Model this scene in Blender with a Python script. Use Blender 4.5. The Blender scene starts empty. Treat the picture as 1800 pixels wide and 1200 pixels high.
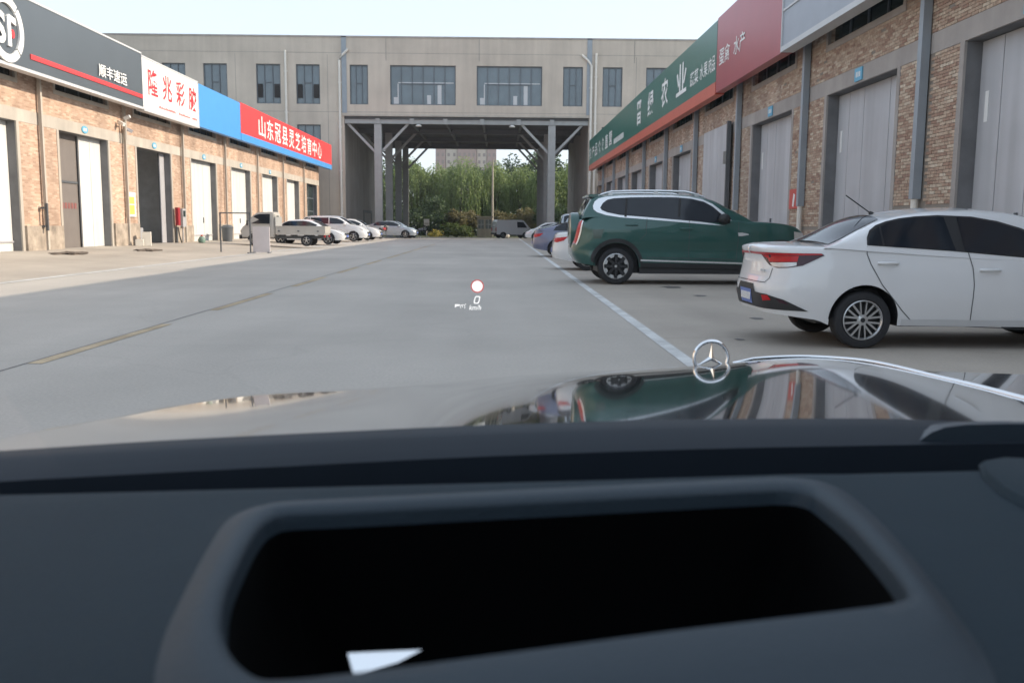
import bpy, bmesh, math, random
import numpy as np
from mathutils import Vector, Matrix
random.seed(7)
R = math.radians
SC = bpy.context.scene
COL = SC.collection

# ------------------------------------------------------------------ camera
F_PX, PITCH, YAW, ROLL, EYE = 1600.0, R(7.294), R(.803), R(.45), 1.28
cam_d = bpy.data.cameras.new('camera')
cam_d.sensor_width = 36.0
cam_d.lens = F_PX / 1800 * 36
cam_d.clip_start = 0.02
cam_d.clip_end = 2500
cam_d.dof.use_dof = True
cam_d.dof.focus_distance = 5.0
cam_d.dof.aperture_fstop = 9.0
cam = bpy.data.objects.new('camera', cam_d)
COL.objects.link(cam)
cam.matrix_world = (Matrix.Translation((0, 0, EYE)) @ Matrix.Rotation(-YAW, 4, 'Z')
                    @ Matrix.Rotation(R(90) - PITCH, 4, 'X') @ Matrix.Rotation(ROLL, 4, 'Z'))
SC.camera = cam

# ------------------------------------------------------------------ sky, sun, exposure
SUN_DIR = Vector((1.0, 0.06, 0.525)).normalized()       # towards the sun
SUN_EL = math.asin(SUN_DIR.z)
SUN_AZ = math.atan2(SUN_DIR.x, SUN_DIR.y)
world = bpy.data.worlds.new('World')
SC.world = world
world.use_nodes = True
wn = world.node_tree
bg = wn.nodes['Background']
sky = wn.nodes.new('ShaderNodeTexSky')
sky.sky_type = 'NISHITA'
sky.sun_disc = False
sky.sun_elevation = SUN_EL
sky.sun_rotation = SUN_AZ
sky.air_density = 1.0
sky.dust_density = 1.2
sky.ozone_density = 1.2
hs = wn.nodes.new('ShaderNodeHueSaturation')          # thin high haze takes the blue out of the sky
hs.inputs['Saturation'].default_value = .7
wn.links.new(sky.outputs[0], hs.inputs['Color'])
veil = wn.nodes.new('ShaderNodeMix'); veil.data_type = 'RGBA'     # even veil of high cloud
veil.inputs[0].default_value = .72
veil.inputs[7].default_value = (1.96, 2.22, 2.55, 1)
wn.links.new(hs.outputs[0], veil.inputs[6])
wn.links.new(veil.outputs[2], bg.inputs[0])
bg.inputs[1].default_value = 0.15
sun_d = bpy.data.lights.new('sun', 'SUN')
sun_d.energy = 2.05
sun_d.angle = R(.5)
sun_d.color = (1.0, .84, .66)
sun = bpy.data.objects.new('sun', sun_d)
COL.objects.link(sun)
sun.rotation_euler = SUN_DIR.to_track_quat('Z', 'Y').to_euler()
SC.view_settings.view_transform = 'Standard'
SC.view_settings.look = 'None'
SC.view_settings.exposure = 1.53
SC.view_settings.gamma = 1
SC.cycles.max_bounces = 8
SC.cycles.transparent_max_bounces = 12
SC.cycles.caustics_reflective = False
SC.cycles.caustics_refractive = False

# ------------------------------------------------------------------ survey: photograph pixel -> place
def ray(px, py):
    u = (px - 900) / F_PX; v = (600 - py) / F_PX
    c, s = math.cos(ROLL), math.sin(ROLL)
    u, v = u * c - v * s, u * s + v * c
    f = math.cos(PITCH) + v * math.sin(PITCH); z = v * math.cos(PITCH) - math.sin(PITCH)
    x = u * math.cos(YAW) + f * math.sin(YAW); y = -u * math.sin(YAW) + f * math.cos(YAW)
    return x / y, z / y
def at_x(px, py, X):
    a, b = ray(px, py); return X, X / a, EYE + b * X / a
def at_y(px, py, Y):
    a, b = ray(px, py); return a * Y, Y, EYE + b * Y
def at_z(px, py, Z):
    a, b = ray(px, py); Y = (Z - EYE) / b; return a * Y, Y, Z
def sv(px, py, Y):
    a, b = ray(px, py); return a * Y, EYE + b * Y

# ------------------------------------------------------------------ materials
def nt(name):
    m = bpy.data.materials.new(name); m.use_nodes = True
    return m, m.node_tree, m.node_tree.nodes['Principled BSDF']
def N(t, kind, **kw):
    n = t.nodes.new(kind)
    for k, v in kw.items(): setattr(n, k, v)
    return n
def mat(name, rgb, rough=.6, metal=0.0, var=.12, vscale=2.0, bump=0.0, bscale=60, coat=0.0, spec=.5, island=0.0, emit=None, estr=1.0, streak=0.0, rough_var=0.0):
    m, t, b = nt(name)
    L = t.links.new
    b.inputs['Roughness'].default_value = rough
    b.inputs['Metallic'].default_value = metal
    b.inputs['Specular IOR Level'].default_value = spec
    b.inputs['Coat Weight'].default_value = coat
    b.inputs['Coat Roughness'].default_value = .03
    b.inputs['Base Color'].default_value = (*rgb, 1)
    tc = N(t, 'ShaderNodeTexCoord')
    cur = None
    if var > 0:
        no = N(t, 'ShaderNodeTexNoise'); no.inputs['Scale'].default_value = vscale; no.inputs['Detail'].default_value = 6; no.inputs['Roughness'].default_value = .62
        L(tc.outputs['Object'], no.inputs['Vector'])
        mr = N(t, 'ShaderNodeMapRange'); mr.inputs[1].default_value = .25; mr.inputs[2].default_value = .75
        mr.inputs[3].default_value = 1 - var; mr.inputs[4].default_value = 1 + var
        L(no.outputs[0], mr.inputs[0]); cur = mr.outputs[0]
        if rough_var:
            rr = N(t, 'ShaderNodeMapRange'); rr.inputs[1].default_value = .3; rr.inputs[2].default_value = .7
            rr.inputs[3].default_value = rough - rough_var; rr.inputs[4].default_value = rough + rough_var
            L(no.outputs[0], rr.inputs[0]); L(rr.outputs[0], b.inputs['Roughness'])
    if streak > 0:
        mp = N(t, 'ShaderNodeMapping'); mp.inputs['Scale'].default_value = (1.6, 1.6, .09)
        L(tc.outputs['Object'], mp.inputs[0])
        n2 = N(t, 'ShaderNodeTexNoise'); n2.inputs['Scale'].default_value = 1.3; n2.inputs['Detail'].default_value = 5
        L(mp.outputs[0], n2.inputs['Vector'])
        m2 = N(t, 'ShaderNodeMapRange'); m2.inputs[1].default_value = .3; m2.inputs[2].default_value = .7
        m2.inputs[3].default_value = 1 - streak; m2.inputs[4].default_value = 1 + streak * .5
        L(n2.outputs[0], m2.inputs[0])
        mm = N(t, 'ShaderNodeMath', operation='MULTIPLY'); L(m2.outputs[0], mm.inputs[0])
        if cur: L(cur, mm.inputs[1])
        else: mm.inputs[1].default_value = 1
        cur = mm.outputs[0]
    if island > 0:
        g = N(t, 'ShaderNodeNewGeometry'); oi = N(t, 'ShaderNodeObjectInfo')
        ad = N(t, 'ShaderNodeMath', operation='ADD'); L(g.outputs['Random Per Island'], ad.inputs[0]); L(oi.outputs['Random'], ad.inputs[1])
        fr = N(t, 'ShaderNodeMath', operation='FRACT'); L(ad.outputs[0], fr.inputs[0])
        m3 = N(t, 'ShaderNodeMapRange'); m3.inputs[3].default_value = 1 - island; m3.inputs[4].default_value = 1 + island
        L(fr.outputs[0], m3.inputs[0])
        mm = N(t, 'ShaderNodeMath', operation='MULTIPLY'); L(m3.outputs[0], mm.inputs[0])
        if cur: L(cur, mm.inputs[1])
        else: mm.inputs[1].default_value = 1
        cur = mm.outputs[0]
    if cur:
        vm = N(t, 'ShaderNodeVectorMath', operation='SCALE'); vm.inputs[0].default_value = rgb
        L(cur, vm.inputs['Scale']); L(vm.outputs[0], b.inputs['Base Color'])
    if bump > 0:
        nb = N(t, 'ShaderNodeTexNoise'); nb.inputs['Scale'].default_value = bscale; nb.inputs['Detail'].default_value = 4
        L(tc.outputs['Object'], nb.inputs['Vector'])
        bp = N(t, 'ShaderNodeBump'); bp.inputs['Strength'].default_value = bump; bp.inputs['Distance'].default_value = .02
        L(nb.outputs[0], bp.inputs['Height']); L(bp.outputs[0], b.inputs['Normal'])
    if emit:
        b.inputs['Emission Color'].default_value = (*emit, 1); b.inputs['Emission Strength'].default_value = estr
    return m

def ramp(t, stops):
    r = N(t, 'ShaderNodeValToRGB'); e = r.color_ramp.elements
    e[0].position, e[0].color = stops[0][0], (*stops[0][1], 1)
    e[1].position, e[1].color = stops[-1][0], (*stops[-1][1], 1)
    for p, c in stops[1:-1]:
        x = e.new(p); x.color = (*c, 1)
    return r

def brick_mat(name, cols, mortar, bump=.5):
    m, t, b = nt(name); L = t.links.new
    tc = N(t, 'ShaderNodeTexCoord'); sp = N(t, 'ShaderNodeSeparateXYZ'); cb = N(t, 'ShaderNodeCombineXYZ')
    L(tc.outputs['Object'], sp.inputs[0])
    ax = N(t, 'ShaderNodeMath', operation='ADD'); L(sp.outputs[0], ax.inputs[0]); L(sp.outputs[1], ax.inputs[1])
    L(ax.outputs[0], cb.inputs[0]); L(sp.outputs[2], cb.inputs[1])
    bt = N(t, 'ShaderNodeTexBrick'); bt.inputs['Scale'].default_value = 1
    bt.inputs['Brick Width'].default_value = .25; bt.inputs['Row Height'].default_value = .065
    bt.inputs['Mortar Size'].default_value = .006; bt.inputs['Mortar Smooth'].default_value = .2
    bt.inputs['Color1'].default_value = (0, 0, 0, 1); bt.inputs['Color2'].default_value = (1, 1, 1, 1); bt.inputs['Mortar'].default_value = (.5, .5, .5, 1)
    L(cb.outputs[0], bt.inputs['Vector'])
    rp = ramp(t, cols); L(bt.outputs['Color'], rp.inputs[0])
    no = N(t, 'ShaderNodeTexNoise'); no.inputs['Scale'].default_value = .7; no.inputs['Detail'].default_value = 5; L(tc.outputs['Object'], no.inputs['Vector'])
    mr = N(t, 'ShaderNodeMapRange'); mr.inputs[1].default_value = .3; mr.inputs[2].default_value = .7; mr.inputs[3].default_value = .78; mr.inputs[4].default_value = 1.18
    L(no.outputs[0], mr.inputs[0])
    mx = N(t, 'ShaderNodeMix', data_type='RGBA'); L(bt.outputs['Fac'], mx.inputs[0]); L(rp.outputs[0], mx.inputs[6]); mx.inputs[7].default_value = (*mortar, 1)
    vm = N(t, 'ShaderNodeVectorMath', operation='SCALE'); L(mx.outputs[2], vm.inputs[0]); L(mr.outputs[0], vm.inputs['Scale'])
    L(vm.outputs[0], b.inputs['Base Color'])
    inv = N(t, 'ShaderNodeMath', operation='SUBTRACT'); inv.inputs[0].default_value = 1; L(bt.outputs['Fac'], inv.inputs[1])
    bp = N(t, 'ShaderNodeBump'); bp.inputs['Strength'].default_value = bump; bp.inputs['Distance'].default_value = .012
    L(inv.outputs[0], bp.inputs['Height']); L(bp.outputs[0], b.inputs['Normal'])
    mp = N(t, 'ShaderNodeMapping'); mp.inputs['Scale'].default_value = (.9, .9, .07); L(tc.outputs['Object'], mp.inputs[0])
    n5 = N(t, 'ShaderNodeTexNoise'); n5.inputs['Scale'].default_value = 1.2; n5.inputs['Detail'].default_value = 6; L(mp.outputs[0], n5.inputs['Vector'])
    m5 = N(t, 'ShaderNodeMapRange'); m5.inputs[1].default_value = .32; m5.inputs[2].default_value = .6; m5.inputs[3].default_value = .74; m5.inputs[4].default_value = 1.06; L(n5.outputs[0], m5.inputs[0])
    v5 = N(t, 'ShaderNodeVectorMath', operation='SCALE'); L(vm.outputs[0], v5.inputs[0]); L(m5.outputs[0], v5.inputs['Scale']); L(v5.outputs[0], b.inputs['Base Color'])
    b.inputs['Roughness'].default_value = .9
    return m

def brick_piece_mat(name, cols):
    m, t, b = nt(name); L = t.links.new
    g = N(t, 'ShaderNodeNewGeometry'); oi = N(t, 'ShaderNodeObjectInfo'); tc = N(t, 'ShaderNodeTexCoord')
    ad = N(t, 'ShaderNodeMath', operation='ADD'); L(g.outputs['Random Per Island'], ad.inputs[0]); L(oi.outputs['Random'], ad.inputs[1])
    fr = N(t, 'ShaderNodeMath', operation='FRACT'); L(ad.outputs[0], fr.inputs[0])
    rp = ramp(t, cols); L(fr.outputs[0], rp.inputs[0])
    no = N(t, 'ShaderNodeTexNoise'); no.inputs['Scale'].default_value = 14; no.inputs['Detail'].default_value = 5; L(g.outputs['Position'], no.inputs['Vector'])
    mr = N(t, 'ShaderNodeMapRange'); mr.inputs[1].default_value = .3; mr.inputs[2].default_value = .7; mr.inputs[3].default_value = .75; mr.inputs[4].default_value = 1.2
    L(no.outputs[0], mr.inputs[0])
    vm = N(t, 'ShaderNodeVectorMath', operation='SCALE'); L(rp.outputs[0], vm.inputs[0]); L(mr.outputs[0], vm.inputs['Scale'])
    L(vm.outputs[0], b.inputs['Base Color']); b.inputs['Roughness'].default_value = .9
    return m

def ground_mat(name, base, scale=1.0, amount=.16, crack=.0, warm=(1, 1, 1), joint=None, tyre=False):
    m, t, b = nt(name); L = t.links.new
    tc = N(t, 'ShaderNodeTexCoord')
    n1 = N(t, 'ShaderNodeTexNoise'); n1.inputs['Scale'].default_value = .22 * scale; n1.inputs['Detail'].default_value = 7; n1.inputs['Roughness'].default_value = .6
    n2 = N(t, 'ShaderNodeTexNoise'); n2.inputs['Scale'].default_value = 38; n2.inputs['Detail'].default_value = 3
    mp = N(t, 'ShaderNodeMapping'); mp.inputs['Scale'].default_value = (1, .12, 1); L(tc.outputs['Object'], mp.inputs[0])
    n3 = N(t, 'ShaderNodeTexNoise'); n3.inputs['Scale'].default_value = .9; n3.inputs['Detail'].default_value = 5
    L(tc.outputs['Object'], n1.inputs['Vector']); L(tc.outputs['Object'], n2.inputs['Vector']); L(mp.outputs[0], n3.inputs['Vector'])
    def rng(o, lo, hi):
        r = N(t, 'ShaderNodeMapRange'); r.inputs[1].default_value = .3; r.inputs[2].default_value = .7; r.inputs[3].default_value = lo; r.inputs[4].default_value = hi
        L(o, r.inputs[0]); return r.outputs[0]
    def mul(a, c):
        q = N(t, 'ShaderNodeMath', operation='MULTIPLY'); L(a, q.inputs[0]); L(c, q.inputs[1]); return q.outputs[0]
    cur = mul(mul(rng(n1.outputs[0], 1 - amount, 1 + amount), rng(n2.outputs[0], .92, 1.08)), rng(n3.outputs[0], 1 - amount * .6, 1 + amount * .5))
    if crack:
        vo = N(t, 'ShaderNodeTexVoronoi', feature='DISTANCE_TO_EDGE'); vo.inputs['Scale'].default_value = .16
        nn = N(t, 'ShaderNodeVectorMath', operation='ADD'); L(tc.outputs['Object'], nn.inputs[0])
        n4 = N(t, 'ShaderNodeTexNoise'); n4.inputs['Scale'].default_value = .8; n4.inputs['Detail'].default_value = 6; L(tc.outputs['Object'], n4.inputs['Vector']); L(n4.outputs['Color'], nn.inputs[1])
        L(nn.outputs[0], vo.inputs['Vector'])
        cr = N(t, 'ShaderNodeMapRange'); cr.inputs[1].default_value = 0; cr.inputs[2].default_value = .006; cr.inputs[3].default_value = 1 - crack; cr.inputs[4].default_value = 1
        L(vo.outputs['Distance'], cr.inputs[0]); cur = mul(cur, cr.outputs[0])
    if joint:
        bt = N(t, 'ShaderNodeTexBrick'); bt.offset = 0; bt.inputs['Scale'].default_value = 1; bt.inputs['Brick Width'].default_value = joint[0]; bt.inputs['Row Height'].default_value = joint[1]
        bt.inputs['Mortar Size'].default_value = .012
        L(tc.outputs['Object'], bt.inputs['Vector'])
        jr = N(t, 'ShaderNodeMapRange'); jr.inputs[3].default_value = 1; jr.inputs[4].default_value = .6; L(bt.outputs['Fac'], jr.inputs[0]); cur = mul(cur, jr.outputs[0])
        bt2 = N(t, 'ShaderNodeSeparateColor'); L(bt.outputs['Color'], bt2.inputs[0])
    vm = N(t, 'ShaderNodeVectorMath', operation='SCALE'); vm.inputs[0].default_value = base; L(cur, vm.inputs['Scale']); L(vm.outputs[0], b.inputs['Base Color'])
    b.inputs['Roughness'].default_value = .85
    bp = N(t, 'ShaderNodeBump'); bp.inputs['Strength'].default_value = .25; bp.inputs['Distance'].default_value = .01; L(n2.outputs[0], bp.inputs['Height']); L(bp.outputs[0], b.inputs['Normal'])
    return m

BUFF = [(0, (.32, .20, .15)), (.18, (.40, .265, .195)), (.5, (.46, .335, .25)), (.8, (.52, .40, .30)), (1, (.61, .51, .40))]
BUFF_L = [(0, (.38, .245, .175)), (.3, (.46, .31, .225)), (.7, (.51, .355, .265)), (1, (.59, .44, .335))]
MT = {}
MT['road'] = ground_mat('road_surface', (.425, .395, .352), 1, .12, crack=.05)
MT['parking'] = ground_mat('parking_surface', (.39, .35, .30), 1.3, .14, crack=.12)
MT['apron'] = ground_mat('apron_concrete', (.40, .355, .30), 1.6, .14, crack=.1, joint=(5.0, 5.0))
MT['earth'] = ground_mat('earth', (.13, .14, .07), 3, .3)
MT['white_paint'] = ground_mat('worn_white_paint', (.58, .59, .58), 9, .28)
MT['yellow_paint'] = ground_mat('worn_yellow_paint', (.46, .365, .24), 9, .28)
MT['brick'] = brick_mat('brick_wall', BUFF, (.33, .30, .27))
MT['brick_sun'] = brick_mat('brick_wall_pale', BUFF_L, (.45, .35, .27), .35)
MT['brick_piece'] = brick_piece_mat('brick_piece', BUFF)
MT['mortar'] = mat('mortar', (.27, .235, .20), .95, bump=.4)
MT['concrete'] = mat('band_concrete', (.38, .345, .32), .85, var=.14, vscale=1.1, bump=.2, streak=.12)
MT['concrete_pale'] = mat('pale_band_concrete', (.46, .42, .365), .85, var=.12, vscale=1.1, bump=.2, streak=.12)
MT['plaster_dirty'] = mat('dirty_plaster', (.38, .32, .26), .9, var=.5, vscale=2.2, bump=.3, streak=.2)
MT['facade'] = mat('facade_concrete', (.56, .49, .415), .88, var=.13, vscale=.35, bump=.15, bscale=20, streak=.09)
MT['facade_dark'] = mat('facade_shade_and_grooves', (.34, .31, .28), .9, var=.15, vscale=.4, streak=.15)  # darker facade copy: shade painted on the inner walls, also groove tone
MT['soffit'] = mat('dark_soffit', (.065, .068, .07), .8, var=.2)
MT['steel'] = mat('grey_steel', (.34, .345, .34), .5, var=.1)
MT['steel_dark'] = mat('dark_steel', (.10, .11, .12), .5, var=.1)
MT['door_grey'] = mat('grey_door_sheet', (.49, .495, .515), .45, var=.08, vscale=.8, streak=.16)
MT['door_white'] = mat('white_door_sheet', (.66, .665, .645), .5, var=.06, vscale=.8, streak=.12)
MT['jamb'] = mat('shaded_jamb_concrete', (.17, .17, .175), .85, var=.25, vscale=1.5, streak=.15)  # concrete darkened in colour for the unlit sides of the openings
MT['pipe_blue'] = mat('blue_grey_downpipe', (.30, .34, .38), .45, var=.08)
MT['pipe_white'] = mat('white_downpipe', (.72, .69, .63), .45, var=.06)
MT['pane'] = mat('window_glass', (.10, .14, .165), .06, var=.25, vscale=.6, spec=1.0)
MT['pane_dark'] = mat('dark_window_glass', (.03, .045, .045), .12, var=.2, vscale=.8, spec=.7)
MT['frame'] = mat('window_frame', (.10, .12, .14), .5, var=.08)
MT['black'] = mat('black_opening', (.012, .012, .013), .9, var=.1)
MT['sign_black'] = mat('charcoal_sign_panel', (.09, .108, .125), .35, var=.06, vscale=.5)
MT['sign_white'] = mat('white_sign_panel', (.78, .77, .74), .45, var=.03)
MT['sign_blue'] = mat('blue_sign_panel', (.07, .29, .66), .45, var=.04)
MT['sign_red'] = mat('red_sign_panel', (.68, .055, .06), .45, var=.04)
MT['sign_red_dull'] = mat('dull_red_sign_panel', (.36, .05, .065), .3, var=.06)
MT['sign_green'] = mat('green_sign_panel', (.016, .135, .10), .3, var=.06)
MT['sign_orange'] = mat('orange_red_sign_strip', (.58, .12, .075), .4, var=.06)
MT['sign_grey'] = mat('grey_sign_sheet', (.33, .36, .41), .4, var=.06)
MT['text_white'] = mat('white_letters', (.82, .82, .80), .5, var=.03)
MT['text_red'] = mat('red_letters', (.66, .04, .05), .5, var=.03)
MT['trim_pale'] = mat('pale_metal_trim', (.55, .56, .57), .4, var=.05)
MT['plaque'] = mat('blue_plaque', (.13, .42, .62), .45, var=.05)
MT['fire_red'] = mat('fire_red', (.33, .02, .028), .5, var=.1)
MT['poster_red'] = mat('poster_red', (.55, .09, .07), .6, var=.1)
MT['poster_yellow'] = mat('poster_yellow', (.75, .55, .12), .6, var=.15, vscale=5)
MT['meter'] = mat('meter_grey', (.40, .40, .42), .5, var=.08)
MT['interior'] = mat('taupe_door_sheet', (.175, .155, .143), .8, var=.08)
MT['room_grey'] = mat('interior_grey_plaster', (.48, .50, .52), .9, var=.2)  # even light grey plaster behind the open door
MT['carton'] = mat('grey_carton', (.33, .34, .36), .8, var=.1)
MT['block'] = mat('white_block', (.72, .69, .62), .85, var=.12)
MT['tower_red'] = mat('tower_brown', (.36, .25, .23), .85, var=.08)
MT['tower_cream'] = mat('tower_cream', (.53, .46, .40), .85, var=.06)
MT['tower_window'] = mat('hazed_tower_window', (.24, .19, .18), .3, var=.15, vscale=.5)  # tone pulled towards the walls, distance haze put into the colour
MT['bark'] = mat('bark', (.09, .07, .05), .9, var=.3, vscale=5, bump=.5)
def leaf_mat(name, a, b_, trans=.3):
    m, t, b = nt(name); L = t.links.new
    at = N(t, 'ShaderNodeAttribute'); at.attribute_name = 'tone'
    rp = ramp(t, [(0, a), (1, b_)]); L(at.outputs['Fac'], rp.inputs[0]); L(rp.outputs[0], b.inputs['Base Color'])
    b.inputs['Roughness'].default_value = .55
    b.inputs['Specular IOR Level'].default_value = .3
    tr = N(t, 'ShaderNodeBsdfTranslucent'); L(rp.outputs[0], tr.inputs[0])
    mx = N(t, 'ShaderNodeMixShader'); mx.inputs[0].default_value = trans
    L(b.outputs[0], mx.inputs[1]); L(tr.outputs[0], mx.inputs[2]); L(mx.outputs[0], t.nodes['Material Output'].inputs[0])
    return m
MT['willow'] = leaf_mat('willow_leaves', (.075, .13, .045), (.32, .40, .155), .42)
MT['dark_leaf'] = leaf_mat('dark_leaves', (.03, .058, .03), (.13, .19, .08), .35)
MT['shrub_leaf'] = leaf_mat('shrub_leaves', (.06, .10, .025), (.16, .21, .06), .3)
MT['dry_leaf'] = leaf_mat('dry_reed_leaves', (.15, .135, .065), (.26, .235, .11), .3)
MT['yellow_flower'] = leaf_mat('yellow_flowers', (.12, .17, .04), (.55, .42, .10), .2)
# cars
def paint(name, rgb, metal=0.0, rough=.35, coat=1.0): return mat(name, rgb, rough, metal, var=.02, coat=coat)
MT['p_white'] = paint('white_car_paint', (.70, .71, .72))
MT['p_green'] = paint('green_car_paint', (.016, .085, .074), .25)
MT['p_purple'] = paint('lilac_car_paint', (.15, .165, .255), .3)
MT['p_silver'] = paint('silver_car_paint', (.38, .43, .48), .4)
MT['p_black'] = mat('own_car_black_paint', (.010, .013, .015), .09, 0, var=0, coat=1.0, spec=.9)
MT['p_truck'] = paint('pale_truck_paint', (.52, .50, .46), 0, .5, .3)
MT['glass_car'] = mat('car_window_glass', (.014, .019, .027), .05, var=0, spec=.5)
MT['rubber'] = mat('tyre_rubber', (.022, .023, .026), .8, var=.15, vscale=8)
MT['plastic'] = mat('black_plastic', (.022, .023, .025), .55, var=.1, vscale=5)
MT['alloy'] = mat('alloy', (.58, .59, .60), .28, .9, var=.03)
MT['chrome'] = mat('chrome', (.86, .87, .88), .06, 1, var=0)
MT['chrome_soft'] = mat('satin_chrome', (.80, .82, .84), .28, .75, var=0)
MT['lamp_red'] = mat('red_tail_lamp', (.46, .008, .014), .3, var=.2, vscale=9, coat=.25, spec=.3)
MT['lamp_dark'] = mat('smoked_lamp', (.05, .018, .028), .25, var=.1, coat=.3, spec=.3)
MT['lamp_clear'] = mat('clear_lamp', (.62, .60, .58), .12, .2, var=.15, vscale=14, coat=1)
MT['seam'] = mat('panel_gap', (.07, .075, .08), .8, var=0)
MT['plate_blue'] = mat('number_plate_blue', (.12, .19, .50), .4, var=.05)
MT['handle_white'] = MT['p_white']
MT['dash'] = mat('dashboard_vinyl', (.008, .021, .031), .72, var=.07, vscale=14, bump=.25, bscale=520, spec=.26)
MT['dash_rim'] = mat('lit_dashboard_rim_vinyl', (.013, .027, .040), .6, var=.04, vscale=9, bump=.12, bscale=420, spec=.4)  # pad vinyl coloured lighter for the light caught on the rounded rim
MT['dash_well'] = mat('projector_well_black', (.0015, .0017, .002), .9, var=0, spec=.05)
MT['cowl'] = mat('cowl_black_plastic', (.006, .012, .020), .6, var=.1, vscale=12, spec=.25)
MT['cowl_pale'] = mat('scuttle_patch_pale', (.03, .045, .06), .4, var=.05)
MT['liner'] = mat('headliner_fabric', (.10, .10, .10), .9, var=.05)
MT['mirror'] = mat('sky_glint_mirror', (.92, .94, .95), .02, 1, var=0)
def glow(name, rgb, s):
    m, t, b = nt(name); e = N(t, 'ShaderNodeEmission'); e.inputs[0].default_value = (*rgb, 1); e.inputs[1].default_value = s
    t.links.new(e.outputs[0], t.nodes['Material Output'].inputs[0]); return m
MT['hud_white'] = glow('display_white', (1, 1, 1), .40)
MT['hud_red'] = glow('display_red', (.80, .16, .16), .30)
m, t, b = nt('windscreen_glass')
tr = N(t, 'ShaderNodeBsdfTransparent'); tr.inputs[0].default_value = (.95, .965, .97, 1)
t.links.new(tr.outputs[0], t.nodes['Material Output'].inputs[0]); MT['windscreen'] = m

# ------------------------------------------------------------------ builders
def prop(o, label=None, cat=None, group=None, kind=None):
    if label: o['label'] = label
    if cat: o['category'] = cat
    if group: o['group'] = group
    if kind: o['kind'] = kind
    return o
def thing(name, label, cat, loc=(0, 0, 0), rotz=0.0, group=None):
    o = bpy.data.objects.new(name, None); COL.objects.link(o)
    o.empty_display_size = .2; o.location = loc; o.rotation_euler = (0, 0, rotz)
    return prop(o, label, cat, group)
def link(name, me, parent=None, m=None, smooth=None):
    if m is not None and not me.materials: me.materials.append(MT[m] if isinstance(m, str) else m)
    if smooth is not None:
        for p in me.polygons: p.use_smooth = True
        me.set_sharp_from_angle(angle=R(smooth))
    o = bpy.data.objects.new(name, me); COL.objects.link(o)
    if parent is not None: o.parent = parent
    return o
class MB:
    def __init__(s): s.v = []; s.f = []; s.t = []
    def add(s, vs, fs, tone=None):
        k = len(s.v); s.v += [tuple(v) for v in vs]; s.f += [tuple(i + k for i in f) for f in fs]
        if tone is not None: s.t += [tone] * len(vs)
        return s
    def box(s, x0, x1, y0, y1, z0, z1):
        x0, x1 = sorted((x0, x1)); y0, y1 = sorted((y0, y1)); z0, z1 = sorted((z0, z1))
        return s.add([(x0, y0, z0), (x1, y0, z0), (x1, y1, z0), (x0, y1, z0), (x0, y0, z1), (x1, y0, z1), (x1, y1, z1), (x0, y1, z1)],
                     [(0, 3, 2, 1), (4, 5, 6, 7), (0, 1, 5, 4), (1, 2, 6, 5), (2, 3, 7, 6), (3, 0, 4, 7)])
    def quad(s, a, b, c, d): return s.add([a, b, c, d], [(0, 1, 2, 3)])
    def tube(s, pts, r, n=8, cap=True, r2=None):
        pts = [Vector(p) for p in pts]; rings = []
        for i, p in enumerate(pts):
            d = (pts[min(i + 1, len(pts) - 1)] - pts[max(i - 1, 0)]).normalized()
            up = Vector((0, 0, 1)) if abs(d.z) < .95 else Vector((1, 0, 0))
            a = d.cross(up).normalized(); b = d.cross(a)
            rr = r if r2 is None else r + (r2 - r) * i / max(1, len(pts) - 1)
            rings.append([p + (a * math.cos(2 * math.pi * k / n) + b * math.sin(2 * math.pi * k / n)) * rr for k in range(n)])
        vs = [v for q in rings for v in q]; fs = []
        for i in range(len(pts) - 1):
            for k in range(n):
                fs.append((i * n + k, i * n + (k + 1) % n, (i + 1) * n + (k + 1) % n, (i + 1) * n + k))
        if cap: fs.append(tuple(range(n))); fs.append(tuple(range((len(pts) - 1) * n, len(pts) * n))[::-1])
        return s.add(vs, fs)
    def bar(s, a, b, w, h):   # rectangular bar from a to b
        a = Vector(a); b = Vector(b); d = (b - a).normalized()
        up = Vector((0, 0, 1)) if abs(d.z) < .95 else Vector((0, 1, 0))
        p = d.cross(up).normalized() * (w / 2); q = d.cross(p).normalized() * (h / 2)
        vs = [a + p + q, a - p + q, a - p - q, a + p - q, b + p + q, b - p + q, b - p - q, b + p - q]
        return s.add(vs, [(0, 1, 2, 3), (7, 6, 5, 4), (0, 4, 5, 1), (1, 5, 6, 2), (2, 6, 7, 3), (3, 7, 4, 0)])
    def lathe_y(s, prof, n=32, cx=0, cz=0):   # profile (radius, y) turned about an axis along y
        vs = []; fs = []
        for r_, y in prof:
            for k in range(n):
                a = 2 * math.pi * k / n; vs.append((cx + r_ * math.cos(a), y, cz + r_ * math.sin(a)))
        for i in range(len(prof) - 1):
            for k in range(n): fs.append((i * n + k, (i + 1) * n + k, (i + 1) * n + (k + 1) % n, i * n + (k + 1) % n))
        return s.add(vs, fs)
    def lathe_z(s, prof, n=24, cx=0, cy=0):
        vs = []; fs = []
        for r_, z in prof:
            for k in range(n):
                a = 2 * math.pi * k / n; vs.append((cx + r_ * math.cos(a), cy + r_ * math.sin(a), z))
        for i in range(len(prof) - 1):
            for k in range(n): fs.append((i * n + k, i * n + (k + 1) % n, (i + 1) * n + (k + 1) % n, (i + 1) * n + k))
        return s.add(vs, fs)
    def prism(s, poly, axis, d0, d1):   # poly in the two other axes (in order), extruded along axis
        def P(p, d): q = [p[0], p[1]]; q.insert(axis, d); return tuple(q)
        n = len(poly); vs = [P(p, d0) for p in poly] + [P(p, d1) for p in poly]
        fs = [tuple(range(n))[::-1], tuple(range(n, 2 * n))] + [(i, (i + 1) % n, n + (i + 1) % n, n + i) for i in range(n)]
        return s.add(vs, fs)
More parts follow.
